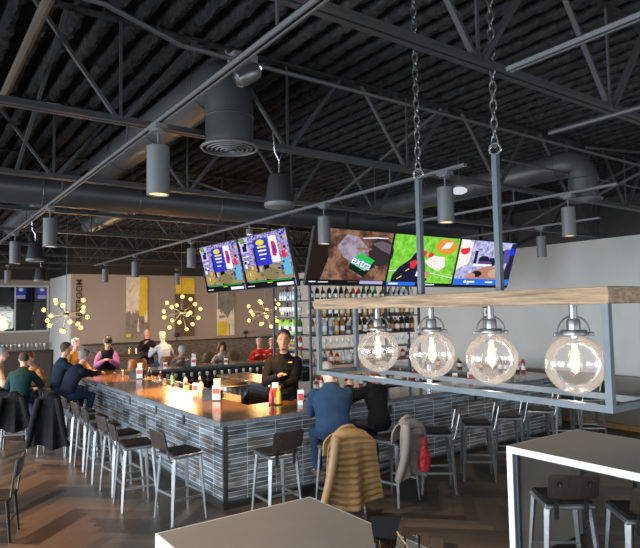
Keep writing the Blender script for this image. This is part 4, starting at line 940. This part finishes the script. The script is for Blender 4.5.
# ledge of stacked stone under the paintings
struct(MB().b2((4.6, YN - .14, 0), (XE, YN, 1.46)).build('trim_2', STONE)); struct(MB().b2((4.55, YN - .2, 1.46), (XE, YN, 1.51)).build('trim_3', DARKW))
for i, x in enumerate((7.55, 10.15)):
    t = thing('ledge_lamp', 'small black lamp on the stone ledge, ' + ('below the brown painting' if i == 0 else 'left of the bottle rack'), 'lamp', (x, YN - .1, 1.51)); MB().lathe([(0, 0), (.05, 0), (.05, .015), (.012, .02), (.012, .12), (0, .12)], seg=12).build('base', BLK, t); MB().ell((0, 0, .17), (.09, .09, .07)).build('head', BLK, t)
for i, z in enumerate((2.30, 1.99, 1.68)):
    t = thing('picture_frame', 'black-framed notice on the right wall, %s of three behind the globes' % ('uppermost', 'middle', 'lowest')[i], 'picture', (XE - .012, 9.75, z)); MB().b2((-.02, -.15, -.13), (.012, .15, .13)).build('frame', BLK, t); MB().b2((-.024, -.12, -.10), (-.02, .12, .10)).build('sheet', WHITE, t); MB().b2((-.0255, -.07, -.05), (-.024, .06, .05)).build('print', LAMPGREY, t)

# ------------------------------------------------------------------ sideboard with glassware, far furniture
t = thing('sideboard', 'long dark sideboard under the rear window at the left', 'sideboard', (.3, 21.3, 0))
MB().b2((0, 0, 0), (3.86, .6, 1.22)).build('body', DARKW, t); MB().b2((-.03, -.03, 1.22), (3.88, .6, 1.27)).build('top', DARKM, t)
for k in range(5): MB().b2((.04 + k * .76, -.02, .08), (.76 + k * .76, 0, 1.16)).build('door', mat('sideboard_door', (.045, .037, .032), .5), t)
for i in range(15): stem((2.2 + i * .125, 21.5 + .08 * (i % 2), 1.271), '%s of those on the left sideboard' % ORD[i], 'glasses on the sideboard').scale = (1.15, 1.15, 1.2)
for i, (x, m, lb) in enumerate(((1.45, WHITE, 'white box on the sideboard at the left edge'), (1.75, BLK, 'black box on the sideboard beside the white box'), (2.0, BLK, 'black equipment box on the sideboard next to the glasses'))):
    t = tag(MB().box((0, 0, .16), (.22, .2, .32), None, 0, .015).build('storage_box', m, None, (x, 21.5, 1.271)), lb, 'box')
def round_table(loc, r, h, label, m=DARKW):
    t = thing('high_table', label, 'table', loc); MB().lathe([(0, h - .04), (r, h - .04), (r + .01, h - .02), (r, h), (0, h)], seg=28).build('tabletop', m, t); MB().cyl((0, 0, .03), (0, 0, h - .04), .035).build('post', DARKM, t); MB().lathe([(0, 0), (.26, 0), (.26, .015), (.04, .05), (0, .05)], seg=24).build('base', DARKM, t)
round_table((2.02, 12.98, 0), .30, 1.05, 'small dark high table among the diners at the far left')
t = thing('dining_table', 'dark high table by the back wall where the bald guest sits', 'table', (4.9, 16.75, 0)); MB().b2((0, 0, 1.21), (1.75, .62, 1.26)).build('tabletop', DARKW, t)
for x in (.08, 1.67):
    for y in (.08, .54): MB().b2((x - .03, y - .03, 0), (x + .03, y + .03, 1.21)).build('leg', DARKM, t)
for x, y, lb, m in ((5.15, 15.75, 'brown leather tub chair behind the left bar wing', mat('brown_leather', (.20, .075, .025), .45)), (6.15, 16.1, 'dark brown chair under the guest in the light blue shirt', mat('brown_wood', (.11, .05, .025), .5)), (7.6, 16.6, 'dark chair by the stone ledge right of the light blue shirt', DARKW), (8.5, 16.8, 'dark chair by the stone ledge below the right painting', DARKW)):
    t = thing('high_chair', lb, 'chair', (x, y, 0), R(88)); sz = .86
    MB().box((0, 0, sz), (.46, .46, .06), None, 0, .02).build('seat', m, t)
    for sx in (-1, 1):
        for sy in (-1, 1): MB().bar((sx * .18, sy * .18, sz - .02), (sx * .21, sy * .21, 0), .035, .035).build('leg', DARKM, t)
    mb = MB(); rows = []
    for z in (sz, sz + .12, sz + .30, sz + .36):
        q = 1 if z < sz + .33 else .8; rows.append([(-.10 - .16 * math.cos(a) * (1 if k else 1), .25 * q * math.sin(a), z) for k, a in enumerate([R(-85) + R(170) * i / 10 for i in range(11)])] + [(-.07 - .13 * math.cos(a), .21 * q * math.sin(a), z) for a in [R(85) - R(170) * i / 10 for i in range(11)]])
    mb.loft(rows, 0, True).build('backrest', m, t)
for i, (x, m) in enumerate(((5.35, MUST), (5.55, WHITE), (6.3, OAK))):
    t = thing('drink_glass', ('yellow drink on the bald guest\'s table', 'pale glass on the left of the bald guest\'s table', 'amber beer glass on the right of the bald guest\'s table')[i], 'glass', (x, 16.95, 1.26)); MB().lathe([(0, 0), (.03, 0), (.04, .2), (.036, .2), (.028, .008), (0, .008)], seg=14, caps=False).build('glass_wall', GLASS, t); MB().lathe([(0, .009), (.0275, .009), (.034, .16), (0, .16)], seg=14).build('drink', m, t)

# ------------------------------------------------------------------ people
SKIN = {'light': mat('skin_light', (.56, .31, .22), .55), 'tan': mat('skin_tan', (.36, .18, .105), .5), 'pink': mat('skin_pink', (.60, .31, .24), .55)}
HAIR = {'black': mat('hair_black', (.012, .010, .009), .7, bump=.8, bs=90), 'grey': mat('hair_grey', (.19, .185, .18), .8, var=.4, vs=40, bump=.8, bs=90), 'brown': mat('hair_brown', (.06, .032, .018), .7, bump=.8, bs=90), 'white': mat('hair_white', (.50, .47, .43), .8, var=.3, vs=40, bump=.8, bs=90), 'red': mat('hair_red', (.20, .065, .022), .5)}
HEAD = [(-.120, .022, .026, .050), (-.108, .040, .044, .040), (-.085, .052, .062, .026), (-.05, .062, .080, .012), (-.01, .070, .090, .002), (.03, .075, .096, -.004), (.065, .071, .091, -.008), (.095, .055, .073, -.010), (.112, .034, .047, -.011), (.121, .010, .014, -.011)]
def head_at(z):
    if z <= HEAD[0][0]: return HEAD[0][1:]
    for p, q in zip(HEAD, HEAD[1:]):
        if z <= q[0]:
            k = (z - p[0]) / (q[0] - p[0]); return tuple(p[i] + (q[i] - p[i]) * k for i in (1, 2, 3))
    return HEAD[-1][1:]
def remesh(mb, voxel, smooth_it, name, m, parent):
    o = mb.build(name, m); md = o.modifiers.new('r', 'REMESH'); md.mode = 'VOXEL'; md.voxel_size = voxel; md.use_smooth_shade = True
    s = o.modifiers.new('s', 'SMOOTH'); s.iterations = smooth_it; s.factor = .5
    bpy.context.view_layer.update()
    me = bpy.data.meshes.new_from_object(o.evaluated_get(bpy.context.evaluated_depsgraph_get())); old = o.data; o.modifiers.clear(); o.data = me; me.name = name
    bpy.data.meshes.remove(old); me.polygons.foreach_set('use_smooth', [True] * len(me.polygons)); o.parent = parent
    return o
def limb(mb, pts, rs, g=0.0):
    """tapered limb with rounded ends"""
    P = [V(p) for p in pts]; r = [x + g for x in rs]; d0 = (P[0] - P[1]).normalized(); d1 = (P[-1] - P[-2]).normalized()
    pts = [P[0] + d0 * r[0] * .95, P[0] + d0 * r[0] * .6] + P + [P[-1] + d1 * r[-1] * .6, P[-1] + d1 * r[-1] * .95]
    mb.tube(pts, [r[0] * .3, r[0] * .8] + r + [r[-1] * .8, r[-1] * .3], 12)
def spine_loft(mb, secs, fwd, g=0.0):
    rings = []
    for c, a, b, d in secs:
        y = V((1, 0, 0)).cross(d).normalized() * -1; y = d.cross(V((1, 0, 0))).normalized()
        rings.append([c + V((1, 0, 0)) * (a + g) * math.cos(t) + y * (b + g) * math.sin(t) for t in [2 * PI * k / 18 for k in range(18)]])
    mb.loft(rings)
def person(label, loc, face, seat=None, lean=.1, hp=.0, hy=.0, hands=None, top=None, trousers=None, hair='brown', hairkind='short', skin='light', sc=1.0, voxel=.012, z0=0.0, extra=None, sleeve='long', vest=None, female=False, shoe=BLK, bulk=1.0, hs=1.0, flare=.75):
    t = thing('person', label, 'person', (loc[0], loc[1], z0), R(face - 90)); t.scale = (sc, sc, sc)
    sk = SKIN[skin]; sw = .158 if female else .172
    seat_ = None if seat is None else (seat - z0) / sc
    hz = .93 if seat is None else seat_ + .095
    H0 = V((0, 0, hz)); secs = []; p = H0.copy(); step = .54 / 6; pts = [p.copy()]; dirs = []
    for k in range(6):
        a = lean * (.45 + .22 * k); d = V((0, math.sin(a), math.cos(a))); p = p + d * step; pts.append(p.copy()); dirs.append(d)
    dirs.append(dirs[-1])
    W_ = [.158, .150, .142, .158, .170, .158, .066] if not female else [.168, .150, .122, .140, .150, .130, .052]
    D_ = [.110, .108, .100, .112, .116, .090, .058]
    W_ = [v * (bulk if i < 6 else 1) for i, v in enumerate(W_)]; D_ = [v * (1 + (bulk - 1) * .7 if i < 6 else 1) for i, v in enumerate(D_)]; sw *= bulk
    body = MB(); g = -.006
    secs = [(H0 - dirs[0] * .09, .11, .085, dirs[0])] + [(pts[k], W_[k], D_[k], dirs[k]) for k in range(7)]
    spine_loft(body, [(c, a + g, b + g, d) for c, a, b, d in secs], None)
    neck = pts[6]; nd = V((0, math.sin(lean * 1.1 + hp * .45), math.cos(lean * 1.1 + hp * .45)))
    limb(body, [neck - nd * .06, neck + nd * .09], [.060, .052])
    hM = Euler((-(lean * .35 + hp), 0, hy), 'ZYX').to_matrix() if False else (Matrix.Rotation(hy, 3, 'Z') @ Matrix.Rotation(-(lean * .35 + hp), 3, 'X'))
    hc = neck + nd * .085 + hM @ V((0, .005, .118))
    HP = lambda x, y, z: hc + hM @ (V((x, y, z)) * hs)
    body.loft([[HP(a * math.cos(q), yo + b * math.sin(q), z) for q in [2 * PI * k / 20 for k in range(20)]] for z, a, b, yo in HEAD])
    body.tube([HP(0, .088, .022), HP(0, .100, .0), HP(0, .116, -.026), HP(0, .096, -.040)], [.008, .011, .016, .009], 8)
    for s in (-1, 1): body.ell(HP(s * .077, -.008, -.006), (.012, .02, .032), 8, 6)
    # arms
    shl = []
    S0 = pts[5]
    hands = hands or [(.24, .05, hz - .02), (-.24, .05, hz - .02)]
    arms = []
    for s, T in ((1, V(hands[0])), (-1, V(hands[1]))):
        S = S0 + V((s * sw, 0, -.015)); l1, l2 = .295, .265; D = T - S; L = min(D.length, l1 + l2 - .004); dn = D.normalized(); T = S + dn * L
        a = (l1 * l1 - l2 * l2 + L * L) / (2 * L); h = math.sqrt(max(l1 * l1 - a * a, 0)); pole = V((s * flare, -.35, -1)); pole = (pole - dn * pole.dot(dn)).normalized()
        Eb = S + dn * a + pole * h; arms.append((s, S, Eb, T))
        limb(body, [S - V((s * .03, 0, 0)), S + (Eb - S) * .5, Eb], [.056, .047, .038]); limb(body, [Eb, Eb + (T - Eb) * .35, T], [.039, .038, .026])
        fd = (T - Eb).normalized(); sd = fd.cross(V((0, 0, 1))); sd = sd.normalized() if sd.length > .1 else V((1, 0, 0)); nu = sd.cross(fd).normalized()
        # palm, four fingers, thumb
        body.add(*palm(T + fd * .045, fd, sd, nu)) if False else limb(body, [T, T + fd * .04, T + fd * .075], [.024, .029, .026])
        for k, ln in ((-1.5, .058), (-.5, .072), (.5, .068), (1.5, .052)):
            b0 = T + fd * .082 + sd * k * .0185; b1 = b0 + fd * ln * .55 - nu * .010; b2_ = b1 + fd * ln * .35 - nu * .026
            limb(body, [b0 - fd * .02, b0, b1, b2_], [.0105, .0105, .0098, .0088])
        th = -s; b0 = T + fd * .02 + sd * th * .024; limb(body, [b0, b0 + fd * .032 + sd * th * .022 - nu * .006, b0 + fd * .062 + sd * th * .018 - nu * .016], [.013, .012, .0095])
    # legs
    legs = []
    for s in (-1, 1):
        hip = H0 + V((s * .088, 0, -.01))
        if seat is None: kn = V((s * .105, .03, .50)); an = V((s * .115, -.01, .085)); toe = V((s * .13, .15, .035))
        else:
            kn = V((s * .15, .40, max(hz - .06, .52))); an = V((s * .13, .30, max(kn.z - .43, .09))); toe = V((s * .145, .45, an.z - .06))
        legs.append((hip, kn, an, toe, s))
        limb(body, [hip, hip + (kn - hip) * .5, kn], [.078, .066, .050]); limb(body, [kn, kn + (an - kn) * .35, an], [.050, .050, .034]); limb(body, [an, an + (toe - an) * .5 - V((0, 0, .01)), toe], [.036, .036, .028])
    bo = remesh(body, voxel, 3, 'body', sk, t)
    # clothing
    sh = MB(); spine_loft(sh, [(c, a, b, d) for c, a, b, d in secs[:-1]] + [(pts[5] + dirs[5] * .055, .105, .078, dirs[5]), (pts[6] + dirs[6] * .0, .072, .066, dirs[6]), (pts[6] + dirs[6] * .022, .066, .062, dirs[6])], None, .016)
    for s, S, Eb, T in arms:
        limb(sh, [S - V((s * .03, 0, 0)), S + (Eb - S) * .5, Eb], [.058, .050, .042], .018)
        if sleeve == 'long': limb(sh, [Eb, Eb + (T - Eb) * .5, Eb + (T - Eb) * .90], [.043, .040, .033], .014)
        elif sleeve == 'rolled': limb(sh, [Eb, Eb + (T - Eb) * .22], [.043, .043], .013)
    so = remesh(sh, voxel, 4, 'shirt', top, t)
    if vest is not None:
        vb = MB(); spine_loft(vb, [(c, a, b, d) for c, a, b, d in secs[1:-1]] + [(pts[5] + dirs[5] * .06, .10, .085, dirs[5]), (pts[6] + dirs[6] * .03, .072, .07, dirs[6])], None, .034); remesh(vb, voxel, 3, 'vest', vest, t)
    tr = MB(); spine_loft(tr, [(H0 - dirs[0] * .10, .10, .08, dirs[0]), (H0 - dirs[0] * .03, .158, .108, dirs[0]), (pts[1], .150, .108, dirs[0])], None, .008)
    for hip, kn, an, toe, s in legs: limb(tr, [hip, hip + (kn - hip) * .5, kn], [.080, .069, .055], .012); limb(tr, [kn, kn + (an - kn) * .4, an + (kn - an) * .06], [.055, .054, .045], .012)
    remesh(tr, voxel, 3, 'trousers', trousers, t)
    for hip, kn, an, toe, s in legs:
        d = (toe - an); d.z = 0; d.normalize(); b = MB(); n2 = [(an - d * .05 + V((0, 0, -.045)), .036, .040), (an + V((0, 0, -.04)), .045, .046), (an + d * .09 + V((0, 0, -.055)), .045, .034), (an + d * .17 + V((0, 0, -.062)), .040, .026), (an + d * .205 + V((0, 0, -.066)), .018, .016)]
        sd = d.cross(V((0, 0, 1)))
        b.loft([[c + sd * a * math.cos(q) + V((0, 0, 1)) * bb * math.sin(q) for q in [2 * PI * k / 12 for k in range(12)]] for c, a, bb in n2]).build('shoe', shoe, t)
    # eyes, mouth, hair
    for s in (-1, 1): MB().ell(HP(s * .030, .0865, .018), (.011, .006, .006), 8, 6).build('eye', HAIR['black'], t)
    MB().ell(HP(0, .0885, -.066), (.022, .006, .006), 8, 6).build('mouth', mat('lips', (.30, .09, .075), .5), t)
    def shell(fz, sz, bz, th, nm, m, flare=0.0):
        n = 28; K = 9; cols = []
        for i in range(n):
            q = 2 * PI * i / n; c = math.sin(q)
            zl = sz + (fz - sz) * c ** .8 if c > 0 else sz + (bz - sz) * (-c) ** .7
            col = []
            for k in range(-1, K + 1):
                z = zl + (.120 - zl) * max(k, 0) / K; z = min(z, .1195); a, b, yo = head_at(max(z, -.05)); f_ = .80 if k == -1 else 1.0
                e = th * (1 if z < .1 else .9) + flare * max(0, .02 - z)
                e *= 1 + .35 * math.sin(i * 2.3 + k * 1.7) * (k >= 0)
                col.append(HP((a * f_ + (e if k >= 0 else 0)) * math.cos(q), yo + (b * f_ + (e if k >= 0 else 0)) * math.sin(q), z + (th * .9 if z > .09 else th * .5 * max(0, z) / .09)))
            cols.append(col)
        rings = [[cols[i][k] for i in range(n)] for k in range(K + 2)]
        return MB().loft(rings).build(nm, m, t)
    if hairkind == 'short': shell(.094, .0, -.075, .012, 'hair', HAIR[hair])
    elif hairkind == 'receding': shell(.105, -.01, -.075, .009, 'hair', HAIR[hair])
    elif hairkind == 'long': shell(.075, -.13, -.25, .022, 'hair', HAIR[hair], .12)
    elif hairkind == 'curly':
        shell(.07, -.10, -.17, .035, 'hair', HAIR[hair], .25)
    elif hairkind == 'cap':
        shell(-.0, -.02, -.075, .006, 'hair', HAIR[hair]) if False else shell(.055, -.03, -.075, .007, 'hair', HAIR[hair])
        shell(.045, .030, .015, .017, 'cap', extra, 0); b = MB(); pts_ = [(.062 * math.cos(q), .085 + .075 * math.sin(q)) for q in [PI * k / 10 for k in range(11)]]
        b.add([HP(x, y, .050 - .25 * (y - .085)) for x, y in pts_] + [HP(x, y, .042 - .25 * (y - .085)) for x, y in pts_], [list(range(11)), list(range(21, 10, -1))] + [[i, 11 + i, 11 + (i + 1) % 11, (i + 1) % 11] for i in range(11)]).build('cap_brim', extra, t)
    return t, HP
C = lambda n, c, r=.9: mat(n, c, r, bump=.35, bs=14, var=.15, vs=10, spec=.15)
JEAN = C('denim', (.022, .038, .075)); DARKT = C('dark_trousers', (.018, .018, .022))
# bartender
pb, HPb = person('bartender with goatee in a black zip top standing with folded arms behind the bar', (4.93, 7.93), -122, None, .16, .04, -.05, [(.08, .33, 1.19), (.05, .38, 1.05)], C('black_zip_top', (.006, .006, .0065)), DARKT, 'black', 'short', 'tan', 1.12, .010, .1, bulk=1.22, hs=1.16)
mb = MB()
mb.ell(HPb(0, .078, -.100), (.026, .018, .015)); mb.build('beard', HAIR['black'], pb)
for s in (-1, 1): MB().tube([HPb(s * .014, .090, .034), HPb(s * .032, .087, .040), HPb(s * .048, .074, .034)], [.003, .0042, .003], 6).build('eyebrow', HAIR['black'], pb)
MB().box((-.085, .182, 1.36), (.055, .008, .016), (R(-20), 0, R(-12))).build('name_badge', MUST, pb)
# at the front of the bar
person('broad man in a blue shirt seen from behind, seated at the bar front', (4.42, 5.97), 66, .80, .26, .85, 0, [(.13, .44, 1.22), (-.13, .46, 1.20)], C('blue_shirt', (.014, .033, .066)), JEAN, 'grey', 'short', 'pink', 1.07, .010, sleeve='long', bulk=1.30, flare=.25, shoe=mat('brown_shoe', (.14, .07, .035), .5))
person('woman in black with reddish hair seen from behind, seated right of the man in blue', (5.22, 6.02), 84, .80, .26, .25, .35, [(.12, .50, 1.14), (-.20, .42, 1.36)], C('black_top', (.005, .005, .0055)), DARKT, 'red', 'long', 'light', 1.0, .010, female=True)
# left wing and far left group
dup(st0, (2.55, 12.0, 0), R(12), 'metal bar stool under the grey-haired man in navy'); dup(st0, (2.62, 13.2, 0), R(0), 'metal bar stool under the dark-haired man in dark blue'); dup(st0, (1.72, 11.85, 0), R(75), 'metal stool under the man in teal, black jacket over it'); dup(st0, (2.24, 11.22, 0), R(65), 'metal stool carrying the longer black jacket beside the bar stools')
person('grey-haired man in a navy sweater and jeans leaning onto the bar\'s left side', (2.62, 12.05), 22, .80, .50, .10, -.1, [(-.05, .80, 1.14), (-.22, .72, 1.14)], C('navy_sweater', (.012, .014, .028)), JEAN, 'grey', 'short', 'pink', 1.07)
person('dark-haired man in dark blue beyond the man in navy, facing the bar', (2.68, 13.22), 12, .82, .22, .05, -.15, [(.18, .58, 1.12), (-.15, .60, 1.12)], C('slate_blue', (.014, .022, .040)), JEAN, 'brown', 'short', 'light', 1.08)
person('man in a dark teal sweater seen from behind at the far left high table', (1.80, 12.02), 68, .80, .40, .45, .2, [(.16, .55, 1.12), (-.15, .55, 1.12)], C('teal_sweater', (.007, .030, .032)), JEAN, 'black', 'short', 'light', 1.05)
person('grey-haired man in a beige hooded top at the far left edge', (1.50, 13.30), -5, .80, .22, .10, -.1, [(.15, .38, 1.12), (-.15, .38, 1.12)], C('beige_hoodie', (.40, .33, .27)), DARKT, 'grey', 'short', 'pink', 1.06)
person('person with reddish hair in an orange plaid top across the far left table', (2.46, 13.85), 215, .72, .35, .2, 0, [(.15, .36, 1.12), (-.15, .36, 1.12)], mat('orange_plaid', (.50, .20, .05), .85, var=.7, vs=14), JEAN, 'red', 'short', 'light', 1.0, female=True)
person('person in an ochre top behind the bar\'s far left corner', (3.45, 15.15), -70, .86, .05, .1, 0, [(.2, .3, 1.1), (-.2, .3, 1.1)], C('ochre_top', (.45, .19, .04)), DARKT, 'white', 'short', 'pink', 1.03, female=True)
person('person in black cap and vest with purple sleeves at the bar\'s far corner', (4.22, 15.10), -105, .86, .34, .35, .1, [(.08, .50, 1.16), (-.06, .52, 1.16)], C('purple_sleeves', (.36, .13, .30)), DARKT, 'black', 'cap', 'light', 1.12, vest=C('black_vest', (.016, .015, .017)), extra=BLK)
# tables at the back
person('bald man in black seated at the high table by the back wall', (6.1, 17.62), -112, 1.0, .12, .15, 0, [(.05, .36, 1.50), (-.18, .34, 1.32)], C('black_sweater', (.015, .014, .018)), DARKT, 'grey', 'receding', 'pink', 1.02)
person('white-haired man in a light blue shirt seen from behind at the back high table', (6.12, 16.22), 95, .90, .18, .12, .2, [(.2, .40, 1.30), (-.2, .42, 1.30)], C('light_blue_shirt', (.28, .34, .46)), JEAN, 'white', 'short', 'pink', 1.06)
person('person in a grey cap and grey top bowed over the rear counter', (6.1, 15.12), -100, .66, .38, .45, 0, [(.15, .48, 1.12), (-.15, .48, 1.12)], C('grey_top', (.15, .16, .17)), JEAN, 'grey', 'cap', 'light', 1.0, extra=C('grey_cap', (.42, .43, .44)))
person('woman with curly brown hair in a patterned top at the rear counter', (7.36, 15.12), -120, .66, .25, .2, .3, [(.12, .46, 1.14), (-.1, .42, 1.18)], mat('patterned_top', (.20, .20, .22), .8, var=.9, vs=24), DARKT, 'brown', 'curly', 'light', 1.0, female=True)
person('bald man in a red top at the rear counter left of the bottle rack', (8.55, 15.14), -115, .68, .18, .1, 0, [(.12, .46, 1.12), (-.15, .46, 1.12)], C('red_top', (.48, .03, .03)), DARKT, 'white', 'receding', 'pink', 1.03)
person('fair person in a dark red top beside the bald man in red', (9.15, 15.45), -115, .66, .15, .1, 0, [(.12, .46, 1.12), (-.15, .46, 1.12)], C('dark_red_top', (.30, .03, .03)), DARKT, 'red', 'short', 'light', 1.0, female=True)
for (x, y, a, lb) in ((3.5, 15.2, -90, 'stool under the person in ochre'), (4.25, 15.22, -90, 'stool under the person in the black cap'), (6.12, 15.24, -90, 'stool under the person in the grey cap'), (7.4, 15.24, -90, 'stool under the curly-haired woman'), (8.6, 15.26, -90, 'stool under the bald man in red'), (9.2, 15.6, -90, 'stool under the fair person in dark red'), (6.15, 17.75, -90, 'stool under the bald man in black')):
    dup(st0, (x, y, 0), R(a), 'metal ' + lb, 'stools at the rear of the bar')

# ------------------------------------------------------------------ garments hung over stools
# the backrests under the garments sit a little lower
for o_ in [q for q in COL.objects if q.get('category') == 'bar stool' and any(k in q['label'] for k in ('jacket over it', 'carrying the longer'))]:
    for c_ in o_.children:
        if c_.name.startswith('back'): c_.location.z = -.11
def jacket(label, loc, rz, m, w=.26, L=.62, puff=.02, k=10, flare=.35, seed=0, sleeves=True, lining=None, name='hanging_jacket', sides=(-1, 1)):
    t = thing(name, label, 'jacket', loc, rz); r2 = random.Random(seed); nu, nv = 22, 120; P = []; ph = r2.random() * 6
    path = [(-.165, .84), (-.175, .95), (-.20, 1.06), (-.245, 1.115), (-.295, 1.06)]
    seg = [0.0]
    tot = [(-.165, .80), (-.18, .95), (-.215, 1.035), (-.255, 1.05), (-.295, 1.015), (-.315, .93), (-.33, 1.03 - L)]
    for a, b in zip(tot, tot[1:]): seg.append(seg[-1] + math.hypot(b[0] - a[0], b[1] - a[1]))
    def at(s):
        for i in range(len(tot) - 1):
            if s <= seg[i + 1] + 1e-9:
                q = (s - seg[i]) / (seg[i + 1] - seg[i]); return tuple(tot[i][j] + (tot[i + 1][j] - tot[i][j]) * q for j in (0, 1)), ((tot[i + 1][0] - tot[i][0]), (tot[i + 1][1] - tot[i][1]))
        return tot[-1], (0, -1)
    vs = []; vs2 = []
    for j in range(nv + 1):
        s = seg[-1] * j / nv; (x, z), (dx, dz) = at(s); ln = math.hypot(dx, dz); nx, nz = -(-dz) / ln * -1, dx / ln * -1
        nx, nz = dz / ln, -dx / ln                    # outward normal of the path
        drop = max(0, (s - seg[4]) / (seg[-1] - seg[4])); ww = w * (1 - .28 * math.exp(-((s - seg[3]) / .09) ** 2)) + flare * w * drop
        for i in range(nu + 1):
            u = 2 * i / nu - 1; dsp = puff * (abs(math.sin(PI * k * drop)) ** .5) * (1 if drop > 0 else .5) * (1 - .5 * abs(u) ** 6)
            fold = drop * (.045 * math.sin(u * 5.2 + ph) + .022 * math.sin(u * 11 + ph * 2)); o = dsp + fold
            zz = z - .05 * abs(u) ** 2 * (1 - drop) - .04 * drop * math.sin(u * 3 + ph)
            vs.append((x + nx * (.012 + o) , u * ww, zz + nz * (.012 + o) * .5)); vs2.append((x + nx * (-.012 + fold), u * ww * .985, zz))
    N = len(vs); n1 = nu + 1; fs = []
    for j in range(nv):
        for i in range(nu):
            a = j * n1 + i; fs += [(a, a + 1, a + n1 + 1, a + n1), (N + a, N + a + n1, N + a + n1 + 1, N + a + 1)]
    rim = [i for i in range(n1)] + [j * n1 + nu for j in range(1, nv + 1)] + [nv * n1 + i for i in range(nu - 1, -1, -1)] + [j * n1 for j in range(nv - 1, 0, -1)]
    for i in range(len(rim)): a, b = rim[i], rim[(i + 1) % len(rim)]; fs.append((a, b, N + b, N + a))
    MB().add(vs + vs2, fs, 0, True).build('shell', m, t)
    if sleeves:
        for s in sides:
            pts = []; rs = []; n = 40
            for i in range(n + 1):
                q = i / n; pts.append((-.335 - .05 * math.sin(q * PI) - .015, s * (w * .72 + .12 * q + w * .25 * q), 1.0 - (L * .95) * q)); rs.append((.056 - .014 * q) * (1 + (puff * 5) * (abs(math.sin(PI * (k - 1) * q)) ** .5 - .5)))
            MB().tube(pts, rs, 12).build('sleeve', m, t)
    MB().tube([(-.19, -w * .45, 1.005), (-.235, -w * .2, 1.07), (-.245, 0, 1.08), (-.235, w * .2, 1.07), (-.19, w * .45, 1.005)], .022, 8).build('collar', m, t)
    return t
jacket('tan quilted puffer jacket hung over the stool of the man in blue', (4.36, 5.78, -.03), R(80), mat('tan_puffer', (.21, .12, .045), .5, bump=.25, bs=30), .30, .86, .036, 12, .30, 3, sides=(1,))
jacket('grey-brown jacket hung over the stool of the woman in black', (5.14, 5.66, 0), R(97), mat('grey_jacket', (.16, .138, .122), .75, bump=.4, bs=25), .24, .66, .010, 9, .12, 5, sides=(1,))
jacket('short black jacket over the stool of the man in teal at the left edge', (1.72, 11.85, 0), R(72), mat('black_jacket', (.005, .005, .006), .85, spec=.2, bump=.3, bs=20), .21, .60, .010, 5, .35, 7)
jacket('long black coat over a stool between the teal man and the bar stools', (2.24, 11.22, 0), R(62), mat('black_coat', (.005, .005, .007), .85, spec=.2, bump=.3, bs=20), .21, .85, .010, 5, .25, 9)
t = thing('hanging_scarf', 'red patterned scarf bundle hanging beside the grey-brown jacket', 'scarf', (5.25, 5.235, .42))
mb = MB(); rings = []
for q, (r, z) in enumerate(((.02, .0), (.065, .02), (.085, .09), (.078, .17), (.05, .25), (.035, .33), (.045, .40), (.02, .43))): rings.append([(r * (1 + .12 * math.sin(3 * a + q)) * math.cos(a) * 1.1, r * .65 * math.sin(a), z) for a in [2 * PI * k / 16 for k in range(16)]])
mb.loft(rings).build('knotted_cloth', mat('red_scarf', (.36, .016, .022), .8, var=1.0, vs=26), t)
mb = MB(); mb.tube([(0, 0, .41), (-.03, -.01, .44), (-.10, .0, .45)], .018, 8); mb.tube([(.03, 0, .36), (.045, .01, .2), (.05, .01, .05)], [.02, .03, .022], 8); mb.build('scarf_tail', mat('scarf_dark', (.05, .03, .03), .8, var=.6, vs=20), t)

# ------------------------------------------------------------------ world and view
w = bpy.data.worlds.new('world'); scene.world = w; w.use_nodes = True
bg = w.node_tree.nodes['Background']; bg.inputs[0].default_value = (.80, .90, 1.0, 1); bg.inputs[1].default_value = 1.0
vs_ = scene.view_settings; vs_.view_transform = 'Standard'; vs_.look = 'None'; vs_.gamma = 1.0; vs_.exposure = .44; vs_.use_curve_mapping = False
